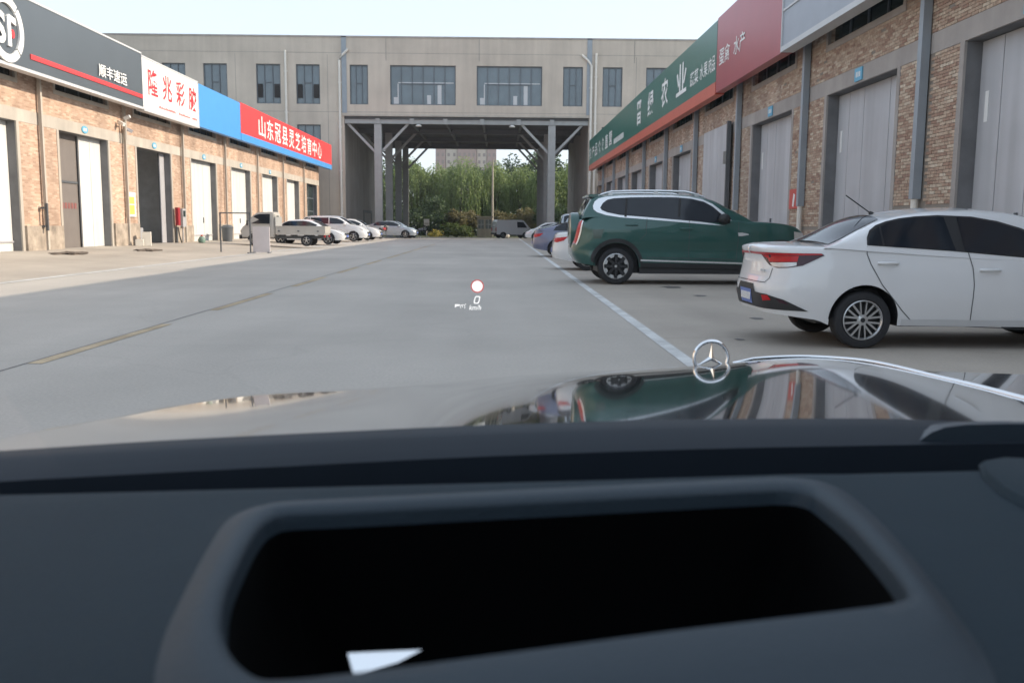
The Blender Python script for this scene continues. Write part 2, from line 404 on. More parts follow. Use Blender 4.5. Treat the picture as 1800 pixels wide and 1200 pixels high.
    def mesh(s, name, fix=True):
        me = bpy.data.meshes.new(name); me.from_pydata(s.v, [], s.f); me.update()
        if s.t:
            at = me.attributes.new('tone', 'FLOAT', 'POINT'); at.data.foreach_set('value', s.t)
        elif fix:
            b = bmesh.new(); b.from_mesh(me); bmesh.ops.recalc_face_normals(b, faces=b.faces); b.to_mesh(me); b.free()
        return me
    def build(s, name, m, parent=None, smooth=None, fix=True):
        return link(name, s.mesh(name, fix), parent, m, smooth)

def lerp_list(tab, x):
    if x <= tab[0][0]: return tab[0][1]
    for (a, p), (b, q) in zip(tab, tab[1:]):
        if x <= b: return p + (q - p) * (x - a) / (b - a)
    return tab[-1][1]
def smooth_list(tab):     # monotone-ish cubic through the table
    X = [a for a, _ in tab]; Y = [b for _, b in tab]; n = len(X)
    d = [(Y[i + 1] - Y[i]) / (X[i + 1] - X[i]) for i in range(n - 1)]
    m_ = [d[0]] + [0 if d[i - 1] * d[i] <= 0 else 2 * d[i - 1] * d[i] / (d[i - 1] + d[i]) for i in range(1, n - 1)] + [d[-1]]
    def f(x):
        if x <= X[0]: return Y[0]
        if x >= X[-1]: return Y[-1]
        i = max(j for j in range(n - 1) if X[j] <= x); h = X[i + 1] - X[i]; t = (x - X[i]) / h
        return (Y[i] * (1 + 2 * t) * (1 - t) ** 2 + m_[i] * h * t * (1 - t) ** 2 + Y[i + 1] * t * t * (3 - 2 * t) + m_[i + 1] * h * t * t * (t - 1))
    return f

def text_mesh(body, bold=.012):
    c = bpy.data.curves.new('letters', 'FONT'); c.body = body; c.offset = bold; c.resolution_u = 3; c.align_x = 'LEFT'
    o = bpy.data.objects.new('letters', c)
    COL.objects.link(o)
    me = bpy.data.meshes.new_from_object(o.evaluated_get(bpy.context.evaluated_depsgraph_get()))
    bpy.data.objects.remove(o); bpy.data.curves.remove(c)
    return me
def lettering(name, body, origin, right, up, w, h, m, parent, bold=.012, depth=.012):
    """flat lettering fitted into a w x h field; origin is its lower corner at reading start"""
    me = text_mesh(body, bold)
    n = len(me.vertices); co = np.empty(n * 3); me.vertices.foreach_get('co', co); co = co.reshape(-1, 3)
    lo, hi = co.min(0), co.max(0); sz = np.maximum(hi - lo, 1e-6)
    a = (co[:, 0] - lo[0]) / sz[0] * w; b = (co[:, 1] - lo[1]) / sz[1] * h
    o_, r_, u_ = np.array(origin), np.array(right), np.array(up)
    nrm = np.cross(r_, u_)
    P = o_ + a[:, None] * r_ + b[:, None] * u_ + nrm * depth
    me.vertices.foreach_set('co', P.ravel()); me.materials.clear(); me.update()
    return link(name, me, parent, m)

def wall_holes(a0, a1, b0, b1, holes, to3, depth_vec, skin=None):
    """sheet in (a,b) with rectangular holes and reveals of depth_vec; to3 maps (a,b) to 3D"""
    A = sorted({a0, a1, *[h[0] for h in holes], *[h[1] for h in holes]}); B = sorted({b0, b1, *[h[2] for h in holes], *[h[3] for h in holes]})
    A = [a for a in A if a0 <= a <= a1]; B = [b for b in B if b0 <= b <= b1]
    mb = MB(); d = Vector(depth_vec)
    for i in range(len(A) - 1):
        for j in range(len(B) - 1):
            ca, cb = (A[i] + A[i + 1]) / 2, (B[j] + B[j + 1]) / 2
            if any(h[0] < ca < h[1] and h[2] < cb < h[3] for h in holes): continue
            mb.quad(to3(A[i], B[j]), to3(A[i + 1], B[j]), to3(A[i + 1], B[j + 1]), to3(A[i], B[j + 1]))
    for h in holes:
        c = [Vector(to3(h[0], h[2])), Vector(to3(h[1], h[2])), Vector(to3(h[1], h[3])), Vector(to3(h[0], h[3]))]
        for k in range(4): mb.quad(c[k], c[(k + 1) % 4], c[(k + 1) % 4] + d, c[k] + d)
    return mb

# ------------------------------------------------------------------ ground and markings
def ground_z(x, y):
    z = 0.0
    if x < -10.6: z = .28 * min(1.0, (-10.6 - x) / 5.4)
    if y > 86: z *= max(0, 1 - (y - 86) / 12)
    if y > 86: z += -.30 * min(1, (y - 86) / 26)
    return z
def sheet(name, xs, ys, m, dz=0.0, z_fn=ground_z):
    vs = [(x, y, z_fn(x, y) + dz) for y in ys for x in xs]; nx = len(xs)
    fs = [(j * nx + i, j * nx + i + 1, (j + 1) * nx + i + 1, (j + 1) * nx + i) for j in range(len(ys) - 1) for i in range(nx - 1)]
    o = MB().add(vs, fs).build(name, m); o['kind'] = 'structure'; return o
YS = [-40, -10, 0, 20, 40, 60, 80, 86, 92, 98, 105, 112]
sheet('ground', [-1500, -300, -60, -16, -10.6, 0, 9, 60, 300, 1500], [-1500, -300, -40, 0, 40, 86, 98, 112, 300, 1500], 'earth', -.035)
sheet('road', [-10.6, -6, 0, 1.9], YS, 'road')
sheet('parking_pavement', [1.9, 4, 8.6], YS, 'parking', .0)
sheet('apron_pavement', [-16.4, -16, -13, -10.6], YS, 'apron')
sheet('side_pavement', [-60, -16.4], YS[8:], 'apron', -.004)
def strip(name, x0, x1, y0, y1, m, dz=.004, tag='structure'):
    k = max(2, int(abs(y1 - y0) / 4) + 1)
    return sheet(name, [x0, x1], [y0 + (y1 - y0) * i / (k - 1) for i in range(k)], m, dz)
strip('parking_line', 1.73, 1.87, 2, 84, 'white_paint')
strip('apron_line', -10.36, -10.22, 4, 80, 'white_paint', .006)
y = 3.0
while y < 60:
    strip('yellow_line', -4.27, -4.14, y, y + (3.3 if y < 30 else 4.4), 'yellow_paint'); y += 5.2
def stain(px, py, r, m='stain'):
    x, y, z = at_z(px, py, 0)
    pts = [(x + r * (1 + .3 * math.sin(q * 1.7)) * math.cos(q * .5236), y + r * 1.4 * (1 + .25 * math.cos(q * 2.3)) * math.sin(q * .5236), .005) for q in range(12)]
    o = MB().add(pts, [tuple(range(12))]).build('oil_stain', m); o['kind'] = 'structure'
MT['stain'] = mat('oil_stain', (.14, .135, .13), .6, var=.3, vscale=6)
stain(1300, 597, .055); stain(1330, 560, .09); stain(1230, 520, .12); stain(1180, 505, .2)
strip('road_joint', -4.30, -4.278, -5, 84, MT['stain'], .003)

# ------------------------------------------------------------------ warehouses
def boards(parent, X, nrm, ya, yb, za, zb, m, seams, face='door', gap=.012, thick=.05):
    """door leaf built of separate vertical panels between the seams"""
    d = MB().box(X, X - nrm * .03, ya, yb, za, zb).build(face, MT['seam'], parent)
    edges = [ya, *seams, yb]
    for a, c in zip(edges, edges[1:]):
        MB().box(X + nrm * .002, X + nrm * thick, a + gap, c - gap, za + .01, zb - .01).build('panel', m, d)
    return d
def brick_positions(ya, yb, za, zb, x, nrm):
    out = []; k = 0; z = za
    while z + .055 <= zb:
        y = ya - (.125 if k % 2 else 0)
        while y < yb - .02:
            a, b_ = max(y, ya), min(y + .24, yb)
            if b_ - a > .05: out.append((a, b_, z, z + .055))
            y += .25
        z += .065; k += 1
    return out

PER = 7.1
def warehouse(side):
    L = side < 0
    X = -16.0 if L else 8.5
    n = 1 if L else -1                    # outward normal along x
    y0, y1 = (-16.0, 81.6) if L else (-30.0, 80.2)
    g = .26 if L else 0.0
    near, far = (26.73, 30.9) if L else (12.85, 17.1)
    lint0, lint1 = (4.56, 4.98) if L else (4.68, 5.07)
    top = 7.6
    root = thing('warehouse', 'sunlit pale brick warehouse row with white doors under colourful signs' if L else
                 'shaded buff brick warehouse row with grey doors behind the parked cars', 'warehouse', (X, y0, 0))
    off = Vector((-X, -y0, 0))
    def fin(o): o.location = Vector(o.location) + off if o.parent == root else o.location; return o
    doors = []
    k = -6
    while True:
        a, b_ = near + PER * k, far + PER * k
        if a > y1 - 3: break
        if a > y0: doors.append((k, a, b_))
        k += 1
    holes = [(a, b_, g, lint0 + .002) for _, a, b_ in doors]
    wins = [(a - .1, b_ + .1, 5.95, 6.95) for _, a, b_ in doors]
    to3 = lambda a, b_: (X, a, b_)
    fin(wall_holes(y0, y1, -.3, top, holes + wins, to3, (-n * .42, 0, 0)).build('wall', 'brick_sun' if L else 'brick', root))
    # end, back and roof
    XB = X - n * 22
    e = MB(); e.quad((X, y1, -.3), (XB, y1, -.3), (XB, y1, top), (X, y1, top)); e.quad((X, y0, -.3), (XB, y0, -.3), (XB, y0, top), (X, y0, top)); e.quad((XB, y0, -.3), (XB, y1, -.3), (XB, y1, top), (XB, y0, top))
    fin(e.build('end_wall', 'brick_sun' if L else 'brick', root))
    fin(MB().prism([(X + n * .25, top), (X + n * .25, top + .12), ((X + XB) / 2, top + 1.0 if L else top + .6), (XB, top + .12), (XB, top)], 1, y0 - .2, y1 + .2).build('roof', 'steel', root))
    # concrete band over the doors
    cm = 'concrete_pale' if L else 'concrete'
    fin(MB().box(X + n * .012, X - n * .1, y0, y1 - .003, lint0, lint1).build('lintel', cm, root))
    for _, a, b_ in doors:
        s = MB()
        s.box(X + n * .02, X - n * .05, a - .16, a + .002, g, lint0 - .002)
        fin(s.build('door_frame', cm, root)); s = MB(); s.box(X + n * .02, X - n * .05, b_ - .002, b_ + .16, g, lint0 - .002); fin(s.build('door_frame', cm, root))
        w = MB(); q0, q1 = a - .1, b_ + .1
        w.box(X + n * .02, X - n * .06, q0 - .14, q1 + .14, 5.8, 5.952); w.box(X + n * .02, X - n * .06, q0 - .14, q0 + .002, 5.955, 6.95); w.box(X + n * .02, X - n * .06, q1 - .002, q1 + .14, 5.955, 6.95)
        wf = fin(w.build('window', cm, root))
        MB().box(X - n * .16, X - n * .2, q0, q1, 5.955, 6.945).build('pane', 'pane_dark', wf)
        for i in range(1, 4): MB().box(X - n * .12, X - n * .158, q0 + (q1 - q0) * i / 4 - .03, q0 + (q1 - q0) * i / 4 + .03, 5.955, 6.945).build('frame_bar', 'frame', wf)
    # jamb sheets coloured dark to stand for the shade inside the openings
    for _, a, b_ in doors:
        j = MB(); j.box(X - n * .03, X - n * .44, b_ - .012, b_ - .003, g, lint0 - .003); j.box(X - n * .03, X - n * .44, a + .003, a + .012, g, lint0 - .003)
        j.box(X - n * .03, X - n * .44, a + .013, b_ - .013, lint0 - .012, lint0 - .004)
        fin(j.build('jamb', 'jamb', root))
    # plinths, piers and downpipes
    for i in range(len(doors)):
        _, a, b_ = doors[i]
        a2 = doors[i + 1][1] if i + 1 < len(doors) else y1
        c = (b_ + a2) / 2
        if L:
            fin(MB().box(X + n * .10, X - n * .02, b_ + .17, a2 - .17, g - .25, g + .95 + random.uniform(-.1, .1)).build('plinth', 'plaster_dirty', root))
        if i == len(doors) - 1: continue
        p = MB(); xx = X + n * .12
        hw = .055 if L else .085; p.box(xx - hw, xx + hw, c - hw, c + hw, .28 if L else 1.86, 6.9)
        fin(p.build('downpipe', 'concrete_pale' if L else 'pipe_blue', root))
        if not L: fin(MB().tube([(xx, c, 0), (xx, c, 1.9)], .07, 10).build('pipe_foot', 'pipe_white', root, 40))
        # steel bracket that carries the sign
        s = MB(); s.bar((X + n * .0, c + .25, 6.35), (X + n * .62, c + .25, 6.35), .12, .16); s.bar((X + n * .03, c + .25, 6.3), (X + n * .03, c + .25, 7.5), .1, .06); s.bar((X + n * .05, c + .25, 7.4), (X + n * .6, c + .25, 6.4), .06, .06)
        fin(s.build('bracket', 'steel_dark', root))
    # doors
    for kk, a, b_ in doors:
        xd = X - n * .36
        m = 'door_white' if L else 'door_grey'
        w = b_ - a
        if L and kk == 1:      # half open door
            fin(boards(root, xd, n, b_ - 1.95, b_ - .02, g + .02, lint0 - .01, m, [b_ - .98]))
            fin(MB().box(xd - n * .06, xd - n * .1, a + .015, b_ - 1.9, g, lint0 - .014).build('door', 'interior', root))
            fin(MB().box(xd - n * .02, xd - n * .058, a + .02, b_ - 1.97, 2.72, 2.80).build('rail', 'steel_dark', root))
            bn = MB()
            for q in range(7):
                bn.box(xd - n * .05, xd - n * .058, a + .3 + q * .26, a + .3 + q * .26 + .18, 1.76, 1.98)
            fin(bn.build('red_characters', mat('faded_red_print', (.24, .09, .085), .8), root))
        elif L and kk == 2:    # open door, room behind
            r = MB(); r.box(X - n * 4, X - n * 4.1, a - 1.5, b_ + 1.5, g - .1, 5.2)
            fin(r.build('room_wall', 'room_grey', root))
            fin(MB().box(X - n * .001, X - n * 6, a - 1.4, b_ + 1.4, g - .2, g + .01).build('room_floor', 'apron', root))
            s2 = MB(); s2.box(X - n * .46, X - n * 6, a - 1.5, a - 1.4, g - .1, 5.2); s2.box(X - n * .46, X - n * 6, b_ + 1.4, b_ + 1.5, g - .1, 5.2); s2.box(X - n * .46, X - n * 6, a - 1.4, b_ + 1.4, 5.2, 5.3)
            fin(s2.build('room_wall', 'room_grey', root))
            fin(MB().box(X - n * .3, X - n * .36, a - .02, a + .22, g, lint0 - .02).build('door', m, root))
            fin(boards(root, xd, n, b_ - .62, b_ - .02, g + .02, lint0 - .01, 'meter', []))
        elif not L and kk == 3:   # sliding leaf hung outside the opening
            fin(boards(root, X + n * .10, n, a - .25, b_ - .35, .05, lint1 - .02, m, [a + w * .33, a + w * .62]))
            h = MB(); h.box(X + n * .10, X + n * .24, a - .40, a - .26, .05, lint1 + .02); fin(h.build('door_edge', 'steel_dark', root))
            hh = MB(); hh.bar((X + n * .30, a - .33, 3.55), (X + n * .30, a - .33, 4.0), .1, .1); hh.bar((X + n * .30, a - .33, 1.3), (X + n * .30, a - .33, 1.9), .1, .1); fin(hh.build('hinge', 'steel', root))
        elif L and kk == 7:    # glazed door
            gd = fin(MB().box(xd, xd - n * .03, a, b_, g, lint0 - .01).build('door', 'pane_dark', root))
            for yy in (a + .06, (a + b_) / 2, b_ - .06): MB().box(xd + n * .003, xd + n * .06, yy - .05, yy + .05, g, lint0 - .01).build('frame_post', 'frame', gd)
            for zz in (g + .9, 2.3, 3.4): MB().box(xd + n * .004, xd + n * .055, a + .11, b_ - .11, zz - .04, zz + .04).build('frame_rail', 'frame', gd)
        elif kk <= 4:
            seams = [a + w * .36, a + w * .67] if L else [a + w * .25, a + w * .60, a + w * .82]
            dd = fin(boards(root, xd, n, a + .01, b_ - .01, g + .01, lint0 - .015, m, seams))
            MB().box(xd + n * .055, xd + n * .10, a + w * .62 + .04, a + w * .62 + .09, 1.25, 1.55).build('handle', 'steel_dark', dd)
            MB().box(xd + n * .052, xd + n * .09, a + .02, b_ - .02, g + .30, g + .36).build('kick_rail', 'meter', dd)
            if not L: MB().box(xd + n * .052, xd + n * .058, b_ - .36, b_ - .24, 3.2, 3.75).build('torn_notice', 'text_white', dd)
        else:
            fin(MB().box(xd, xd - n * .05, a + .005, b_ - .005, g + .01, lint0 - .015).build('door', m, root))
    return root, X, n, doors, y0, g, lint0, lint1
WL = warehouse(-1)
WR = warehouse(1)

# bricks one by one on the nearest brickwork of the shaded row
def brick_field():
    root, X, n, doors, y0, g, l0, l1 = WR
    off = Vector((-X, -y0, 0))
    near = brick_positions(17.265, 19.785, 1.75, 4.675, X, n)
    rest = brick_positions(24.365, 26.885, 1.3, 4.675, X, n) + brick_positions(14.2, 28.2, 5.08, 5.79, X, n)
    near = [b_ for b_ in near if not (b_[0] < 18.62 and b_[1] > 18.45)] 
    near.sort(key=lambda b_: -b_[2])
    single, more = near[:300], near[300:] + rest
    # mortar bed behind the built bricks, 2 mm proud of the wall skin
    mb = MB()
    mb.box(X + n * .002, X - n * .01, 17.262, 19.788, 1.2, 4.678); mb.box(X + n * .002, X - n * .01, 24.362, 26.888, 1.2, 4.678); mb.box(X + n * .002, X - n * .01, 14.15, 28.25, 5.072, 5.798)
    o = mb.build('mortar', 'mortar', root); o.location = off
    cache = {}
    for a, b_, c, d in single:
        key = round(b_ - a, 2)
        if key not in cache:
            q = key / 2; me = MB().box(0, n * .011, -q, q, -.0275, .0275).mesh('brick'); me.materials.append(MT['brick_piece']); cache[key] = me
        o = bpy.data.objects.new('brick', cache[key]); COL.objects.link(o); o.parent = root
        o.location = Vector((X + n * (.002 + random.uniform(0, .006)), (a + b_) / 2, (c + d) / 2)) + off
        o.rotation_euler = (random.uniform(-.012, .012), 0, random.uniform(-.02, .02))
    mb = MB()
    for a, b_, c, d in more:
        if random.random() < .01: continue
        mb.box(X + n * .0015, X + n * (.012 + random.uniform(0, .006)), a + random.uniform(0, .006), b_ - random.uniform(0, .006), c, d)
    o = mb.build('brickwork', 'brick_piece', root); o.location = off; o['kind'] = 'stuff'
brick_field()

# ------------------------------------------------------------------ the building across the road
def bridge_building():
    Y0, Y1 = 85.0, 110.0
    root = thing('bridge_building', 'grey concrete building spanning the road on steel columns', 'building', (-3.2, Y0, 0))
    off = Vector((3.2, -Y0, 0))
    def fin(o): o.location = off; return o
    XL, XR, ZB, ZT = -14.25, 8.05, 11.0, 17.9
    row1 = [(-30.6, -28.5), (-26.9, -24.75), (-22.15, -19.95), (-18.55, -16.4), (-13.7, -12.05), (-10.05, -4.1), (-2.2, 3.75), (5.65, 7.45), (9.25, 11.05), (13.2, 15.4), (17.6, 19.8), (22, 24.2)]
    wins = [(a, b_, 12.02, 15.52) for a, b_ in row1] + [(a, b_, 6.7, 10.2) for a, b_ in row1 if b_ < -14.5 or a > 8.5]
    opening = (XL, XR, -.5, ZB)
    to3 = lambda a, b_: (a, Y0, b_)
    fin(wall_holes(-62, 48, -.5, ZT, wins + [opening], to3, (0, .32, 0)).build('wall', 'facade', root))
    # parapet cap, seams and fine grooves
    fin(MB().box(-62, 48, Y0 - .05, Y0 + .5, ZT + .002, ZT + .14).build('parapet', 'concrete', root))
    s = MB()
    for x in (-10.4, -1.98, 12.1): s.box(x - .03, x + .03, Y0 - .012, Y0 + .01, 15.9, ZT - .05)
    for z in (16.55, 11.35): s.box(-61, 47, Y0 - .006, Y0 + .01, z - .02, z + .02)
    for x in (-24, -15.7, 12.3): s.box(x - .02, x + .02, Y0 - .007, Y0 + .01, 2, 16.4)
    fin(s.build('groove', 'facade_dark', root))
    # windows
    for i, (a, b_, c, d) in enumerate(wins):
        f = MB(); w = b_ - a; yy = Y0 + .16
        nv = 6 if w > 4 else 3
        f.box(a + .002, a + .09, yy - .04, yy + .06, c, d); f.box(b_ - .09, b_ - .002, yy - .04, yy + .06, c, d); f.box(a + .09, b_ - .09, yy - .04, yy + .06, c, c + .09); f.box(a + .09, b_ - .09, yy - .04, yy + .06, d - .09, d)
        for k in range(1, nv):
            xx = a + w * k / nv; f.box(xx - .03, xx + .03, yy - .035, yy + .055, c + .09, d - .09)
        zz = c + (d - c) * .54
        for k in range(nv):
            f.box(a + w * k / nv + .031, a + w * (k + 1) / nv - .031, yy - .03, yy + .05, zz - .035, zz + .035) if 0 < k < nv - 1 else None
        wf = fin(f.build('window', 'frame', root))
        MB().box(a + .01, b_ - .01, yy + .062, yy + .09, c + .01, d - .01).build('pane', 'pane', wf)
        if a in (-22.15, -18.55) and c > 11:
            for q0, q1 in ((a + .1, a + .55), (b_ - .6, b_ - .1)):
                MB().box(q0, q1, yy - .05, yy - .02, c + .55, c + 1.75).build('open_casement', 'black', wf)
        if i in (5, 6):      # pale guard rail and blinds behind the big panes
            g = MB(); g.box(a + .7, b_ - .2, yy + .03, yy + .058, zz + .05, zz + .14); g.box(a + .65, a + .75, yy + .03, yy + .058, c + .1, zz)
            g.build('rail', 'trim_pale', wf)
            for q in ((.72, .78, .1, 1.8), (.56, .62, .1, .9), (.05, .12, .1, .7)): MB().box(a + w * q[0], a + w * q[1], yy + .056, yy + .061, c + q[2], c + q[3]).build('blind', 'trim_pale', wf)
    # stains of the sills
    # body behind the facade
    e = MB()
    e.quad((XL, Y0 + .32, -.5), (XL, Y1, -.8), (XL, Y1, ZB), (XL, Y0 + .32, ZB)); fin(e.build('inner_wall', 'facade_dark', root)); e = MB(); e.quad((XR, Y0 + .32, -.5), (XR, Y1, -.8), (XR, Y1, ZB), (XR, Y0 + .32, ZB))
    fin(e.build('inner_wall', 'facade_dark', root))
    e = MB(); e.quad((-62, Y1, -.8), (XL, Y1, -.8), (XL, Y1, ZT), (-62, Y1, ZT)); e.quad((XR, Y1, -.8), (48, Y1, -.8), (48, Y1, ZT), (XR, Y1, ZT)); e.quad((XL, Y1, 10.15), (XR, Y1, 10.15), (XR, Y1, ZT), (XL, Y1, ZT))
    e.quad((-62, Y0, -.5), (-62, Y1, -.8), (-62, Y1, ZT), (-62, Y0, ZT)); e.quad((48, Y0, -.5), (48, Y1, -.8), (48, Y1, ZT), (48, Y0, ZT))
    fin(e.build('rear_wall', 'facade', root))
    fin(MB().box(-62, 48, Y0 + .5, Y1, ZT - .15, ZT).build('roof', 'concrete', root))
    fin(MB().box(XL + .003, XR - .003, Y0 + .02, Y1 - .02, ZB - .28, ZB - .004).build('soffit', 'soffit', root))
    b = MB(); b.box(XL + .05, XR - .05, Y1 - .5, Y1 - .05, 10.12, ZB - .3)
    for yy in (93.4, 102): b.box(XL + .05, XR - .05, yy - .15, yy + .15, ZB - .75, ZB - .29)
    for xx in (-8.2, -5, -1.6, 1.9): b.box(xx - .1, xx + .1, Y0 + .9, Y1 - .6, ZB - .6, ZB - .285)
    fin(b.build('soffit_beam', 'steel_dark', root))
    b = MB(); b.box(XL - .1, XR + .1, Y0 - .16, Y0 - .004, ZB - .02, ZB + .12)
    fin(b.build('drip_edge', 'concrete_pale', root))
    b = MB(); b.box(XL + .02, XR - .02, Y0 + .1, Y0 + .34, ZB - .62, ZB - .285); b.box(XL + .02, XR - .02, Y0 + .03, Y0 + .42, ZB - .66, ZB - .622); b.box(XL + .02, XR - .02, Y0 + .03, Y0 + .42, ZB - .283, ZB - .24)
    fin(b.build('edge_beam', 'steel', root))
    for xx in (-11.22, -8.1, -5.05, -1.7, 1.65, 4.7): fin(MB().box(xx - .2, xx + .2, Y0 - .02, Y0 + .02, ZB - .68, ZB - .2).build('joint_plate', 'steel', root))
    for cx in (-11.22, 4.7):
        for iy, cy in enumerate((85.35, 93.4, 102.0, 109.7)):
            gz = ground_z(cx, cy)
            c = MB(); h = .33; z1 = ZB - .7
            c.box(cx - h, cx + h, cy - h + .06, cy - h, gz - .2, z1); c.box(cx - h, cx + h, cy + h - .06, cy + h, gz - .2, z1); c.box(cx - h + .12, cx + h - .12, cy - h + .06, cy + h - .06, gz - .2, z1)
            c.box(cx - h - .12, cx + h + .12, cy - h - .1, cy + h + .1, gz - .2, gz + .06)
            co = fin(c.build('column', 'steel', root))
            for s in (-1, 1):
                MB().bar((cx + s * (h - .02), cy, 7.85), (cx + s * 2.75, cy, 10.35), .2, .22).build('brace', 'steel', co)
    # rain pipes and blue joint covers
    for x, z0, z1, el in ((-19.45, 2.2, 16.7, 0), (8.62, .2, 16.7, 0), (-14.6, .2, 15.9, .8), (8.2, .2, 15.6, -.9)):
        pts = [(x, Y0 - .13, z0), (x, Y0 - .13, z1)]
        if el: pts += [(x + el * .35, Y0 - .13, z1 + .45), (x + el, Y0 - .13, z1 + .95)]
        p = MB().tube(pts, .11, 10)
        for k in range(4):
            zz = z0 + (z1 - z0) * (k + .5) / 4; p.box(x - .16, x + .16, Y0 - .14, Y0 - .003, zz - .05, zz + .05)
        fin(p.build('rain_pipe', 'pipe_white', root, 40))
    for x in (-14.2, 8.03): fin(MB().box(x - .22, x + .22, Y0 - .05, Y0 - .008, 11.25, ZT + .1).build('joint_cover', 'pipe_blue', root))
    # small doorway high on the inner wall
    f = MB(); x = XL + .003
    f.box(x, x + .05, 96.0, 96.6, .9, 2.7); f.box(x, x + .05, 101.6, 102.3, .9, 2.7); f.box(x, x + .05, 96.6, 101.6, 2.4, 2.7)
    fin(f.build('door_frame', 'steel_dark', root))
    return root
bridge_building()
for cx in (-7.5, 1.05):
    t_ = thing('flood_lamp', 'small white lamp under the bridging soffit beside the left brace' if cx < 0 else 'small white lamp under the bridging soffit beside the right brace', 'lamp', (cx, 85.1, 10.28), group='lamps under the soffit')
    t_['label'] = 'small white lamp under the soffit beside the brace of the %s column' % ('sunlit-edged' if cx < 0 else 'car-side')
    MB().lathe_z([(0, -.16), (.28, -.16), (.3, -.1), (.12, .02), (0, .02)], 16).build('shade', 'sign_white', t_, 40)
    MB().box(-.03, .03, -.03, .03, .02, .08).build('stem', 'steel_dark', t_)

# ------------------------------------------------------------------ shop signs
def sign_left(name, label, ya, yb, z0, z1, m, trim=True):
    t_ = thing(name, label, 'sign', (-15.2, ya, z0))
    o = Vector((15.2, -ya, -z0))
    b = MB().box(-15.2, -15.5, ya + .015, yb - .015, z0, z1).build('board', m, t_); b.location = o
    if trim:
        q = MB(); q.box(-15.17, -15.52, ya + .012, yb - .012, z0 - .10, z0 - .003); q.box(-15.18, -15.52, ya + .012, yb - .012, z1 + .003, z1 + .07); q.box(-15.17, -15.49, yb - .05, yb - .012, z0 + .001, z1 - .001)
        q = q.build('edge_trim', 'trim_pale', t_); q.location = o
    bx = MB().box(-15.521, -15.85, ya + .3, yb - .3, z0 + .3, z0 + .42).build('support', 'steel_dark', t_); bx.location = o
    def txt(nm, s, y0_, y1_, za, zb_, m_, bold=.008, depth=.035):
        q = lettering(nm, s, (-15.2, y0_, za), (0, 1, 0), (0, 0, 1), y1_ - y0_, zb_ - za, m_, t_, bold, depth); q.location = o; return q
    def flat(nm, mb, m_): q = mb.build(nm, m_, t_); q.location = o; return q
    return t_, txt, flat
t_, txt, flat = sign_left('shop_sign', 'charcoal sign with round white logo, red stripe and four white characters', 20.5, 39.85, 6.12, 8.3, 'sign_black')
flat('red_stripe', MB().box(-15.198, -15.17, 30.5, 39.79, 6.46, 6.62), 'sign_red')
txt('white_characters', '顺丰速运', 35.5, 38.1, 6.72, 7.2, 'text_white', .012, .06)
def arc_band(cy, cz, r0, r1, a0, a1, x):
    mb = MB(); k = 14
    pts = [(cy + r1 * math.cos(a0 + (a1 - a0) * i / k), cz + r1 * math.sin(a0 + (a1 - a0) * i / k)) for i in range(k + 1)] + [(cy + r0 * math.cos(a1 - (a1 - a0) * i / k), cz + r0 * math.sin(a1 - (a1 - a0) * i / k)) for i in range(k + 1)]
    return mb.prism(pts, 0, x, x + .07)
for a0, a1 in ((-.72, .78), (.86, 2.3), (2.42, 3.9), (4.02, 5.48)):
    flat('logo_arc', arc_band(29.05, 7.12, .76, 1.0, a0, a1, -15.195), 'text_white')
txt('logo_letter', 'S', 28.35, 29.0, 6.62, 7.6, 'text_white', .03, .06)
flat('logo_letter', MB().prism([(29.10, 6.62), (29.30, 6.62), (29.30, 7.38), (29.62, 7.30), (29.58, 7.52), (29.22, 7.58), (29.10, 7.5)], 0, -15.195, -15.13), 'text_white')
flat('logo_drop', MB().prism([(29.40 + .10 * math.cos(a * .52), 7.0 + (.16 if 0 < a < 6 else .12) * math.sin(a * .52)) for a in range(12)], 0, -15.195, -15.13), 'sign_red')
t_, txt, flat = sign_left('shop_sign', 'white sign with four large red characters and a small red line below', 39.87, 47.1, 6.08, 8.2, 'sign_white')
for i, ch in enumerate('隆兆彩胶'): txt('red_character', ch, 40.5 + i * 1.72, 41.65 + i * 1.72, 6.72, 7.85, 'text_red', .010, .012)
fl = MB()
yy = 41.7
while yy < 46.8:
    if not (43.7 < yy < 44.1 or 45.75 < yy < 46.05):
        h = random.choice((.07, .10, .12)); fl.box(-15.19, -15.186, yy, yy + .05, 6.30, 6.30 + h)
    yy += .125
flat('small_red_print', fl, 'text_red')
sign_left('shop_sign', 'plain bright blue sign panel between the white sign and the red sign', 47.1, 54.6, 6.08, 8.2, 'sign_blue', False)
t_, txt, flat = sign_left('shop_sign', 'long red sign with ten white characters over a blue strip', 54.62, 83.6, 6.50, 8.25, 'sign_red', False)
flat('blue_strip', MB().box(-15.19, -15.52, 54.635, 83.585, 6.08, 6.497), 'sign_blue')
for i, ch in enumerate('山东冠县灵芝培育中心'): txt('white_character', ch, 58.6 + i * 2.07, 60.25 + i * 2.07, 6.68, 7.98, 'text_white', .012, .012)

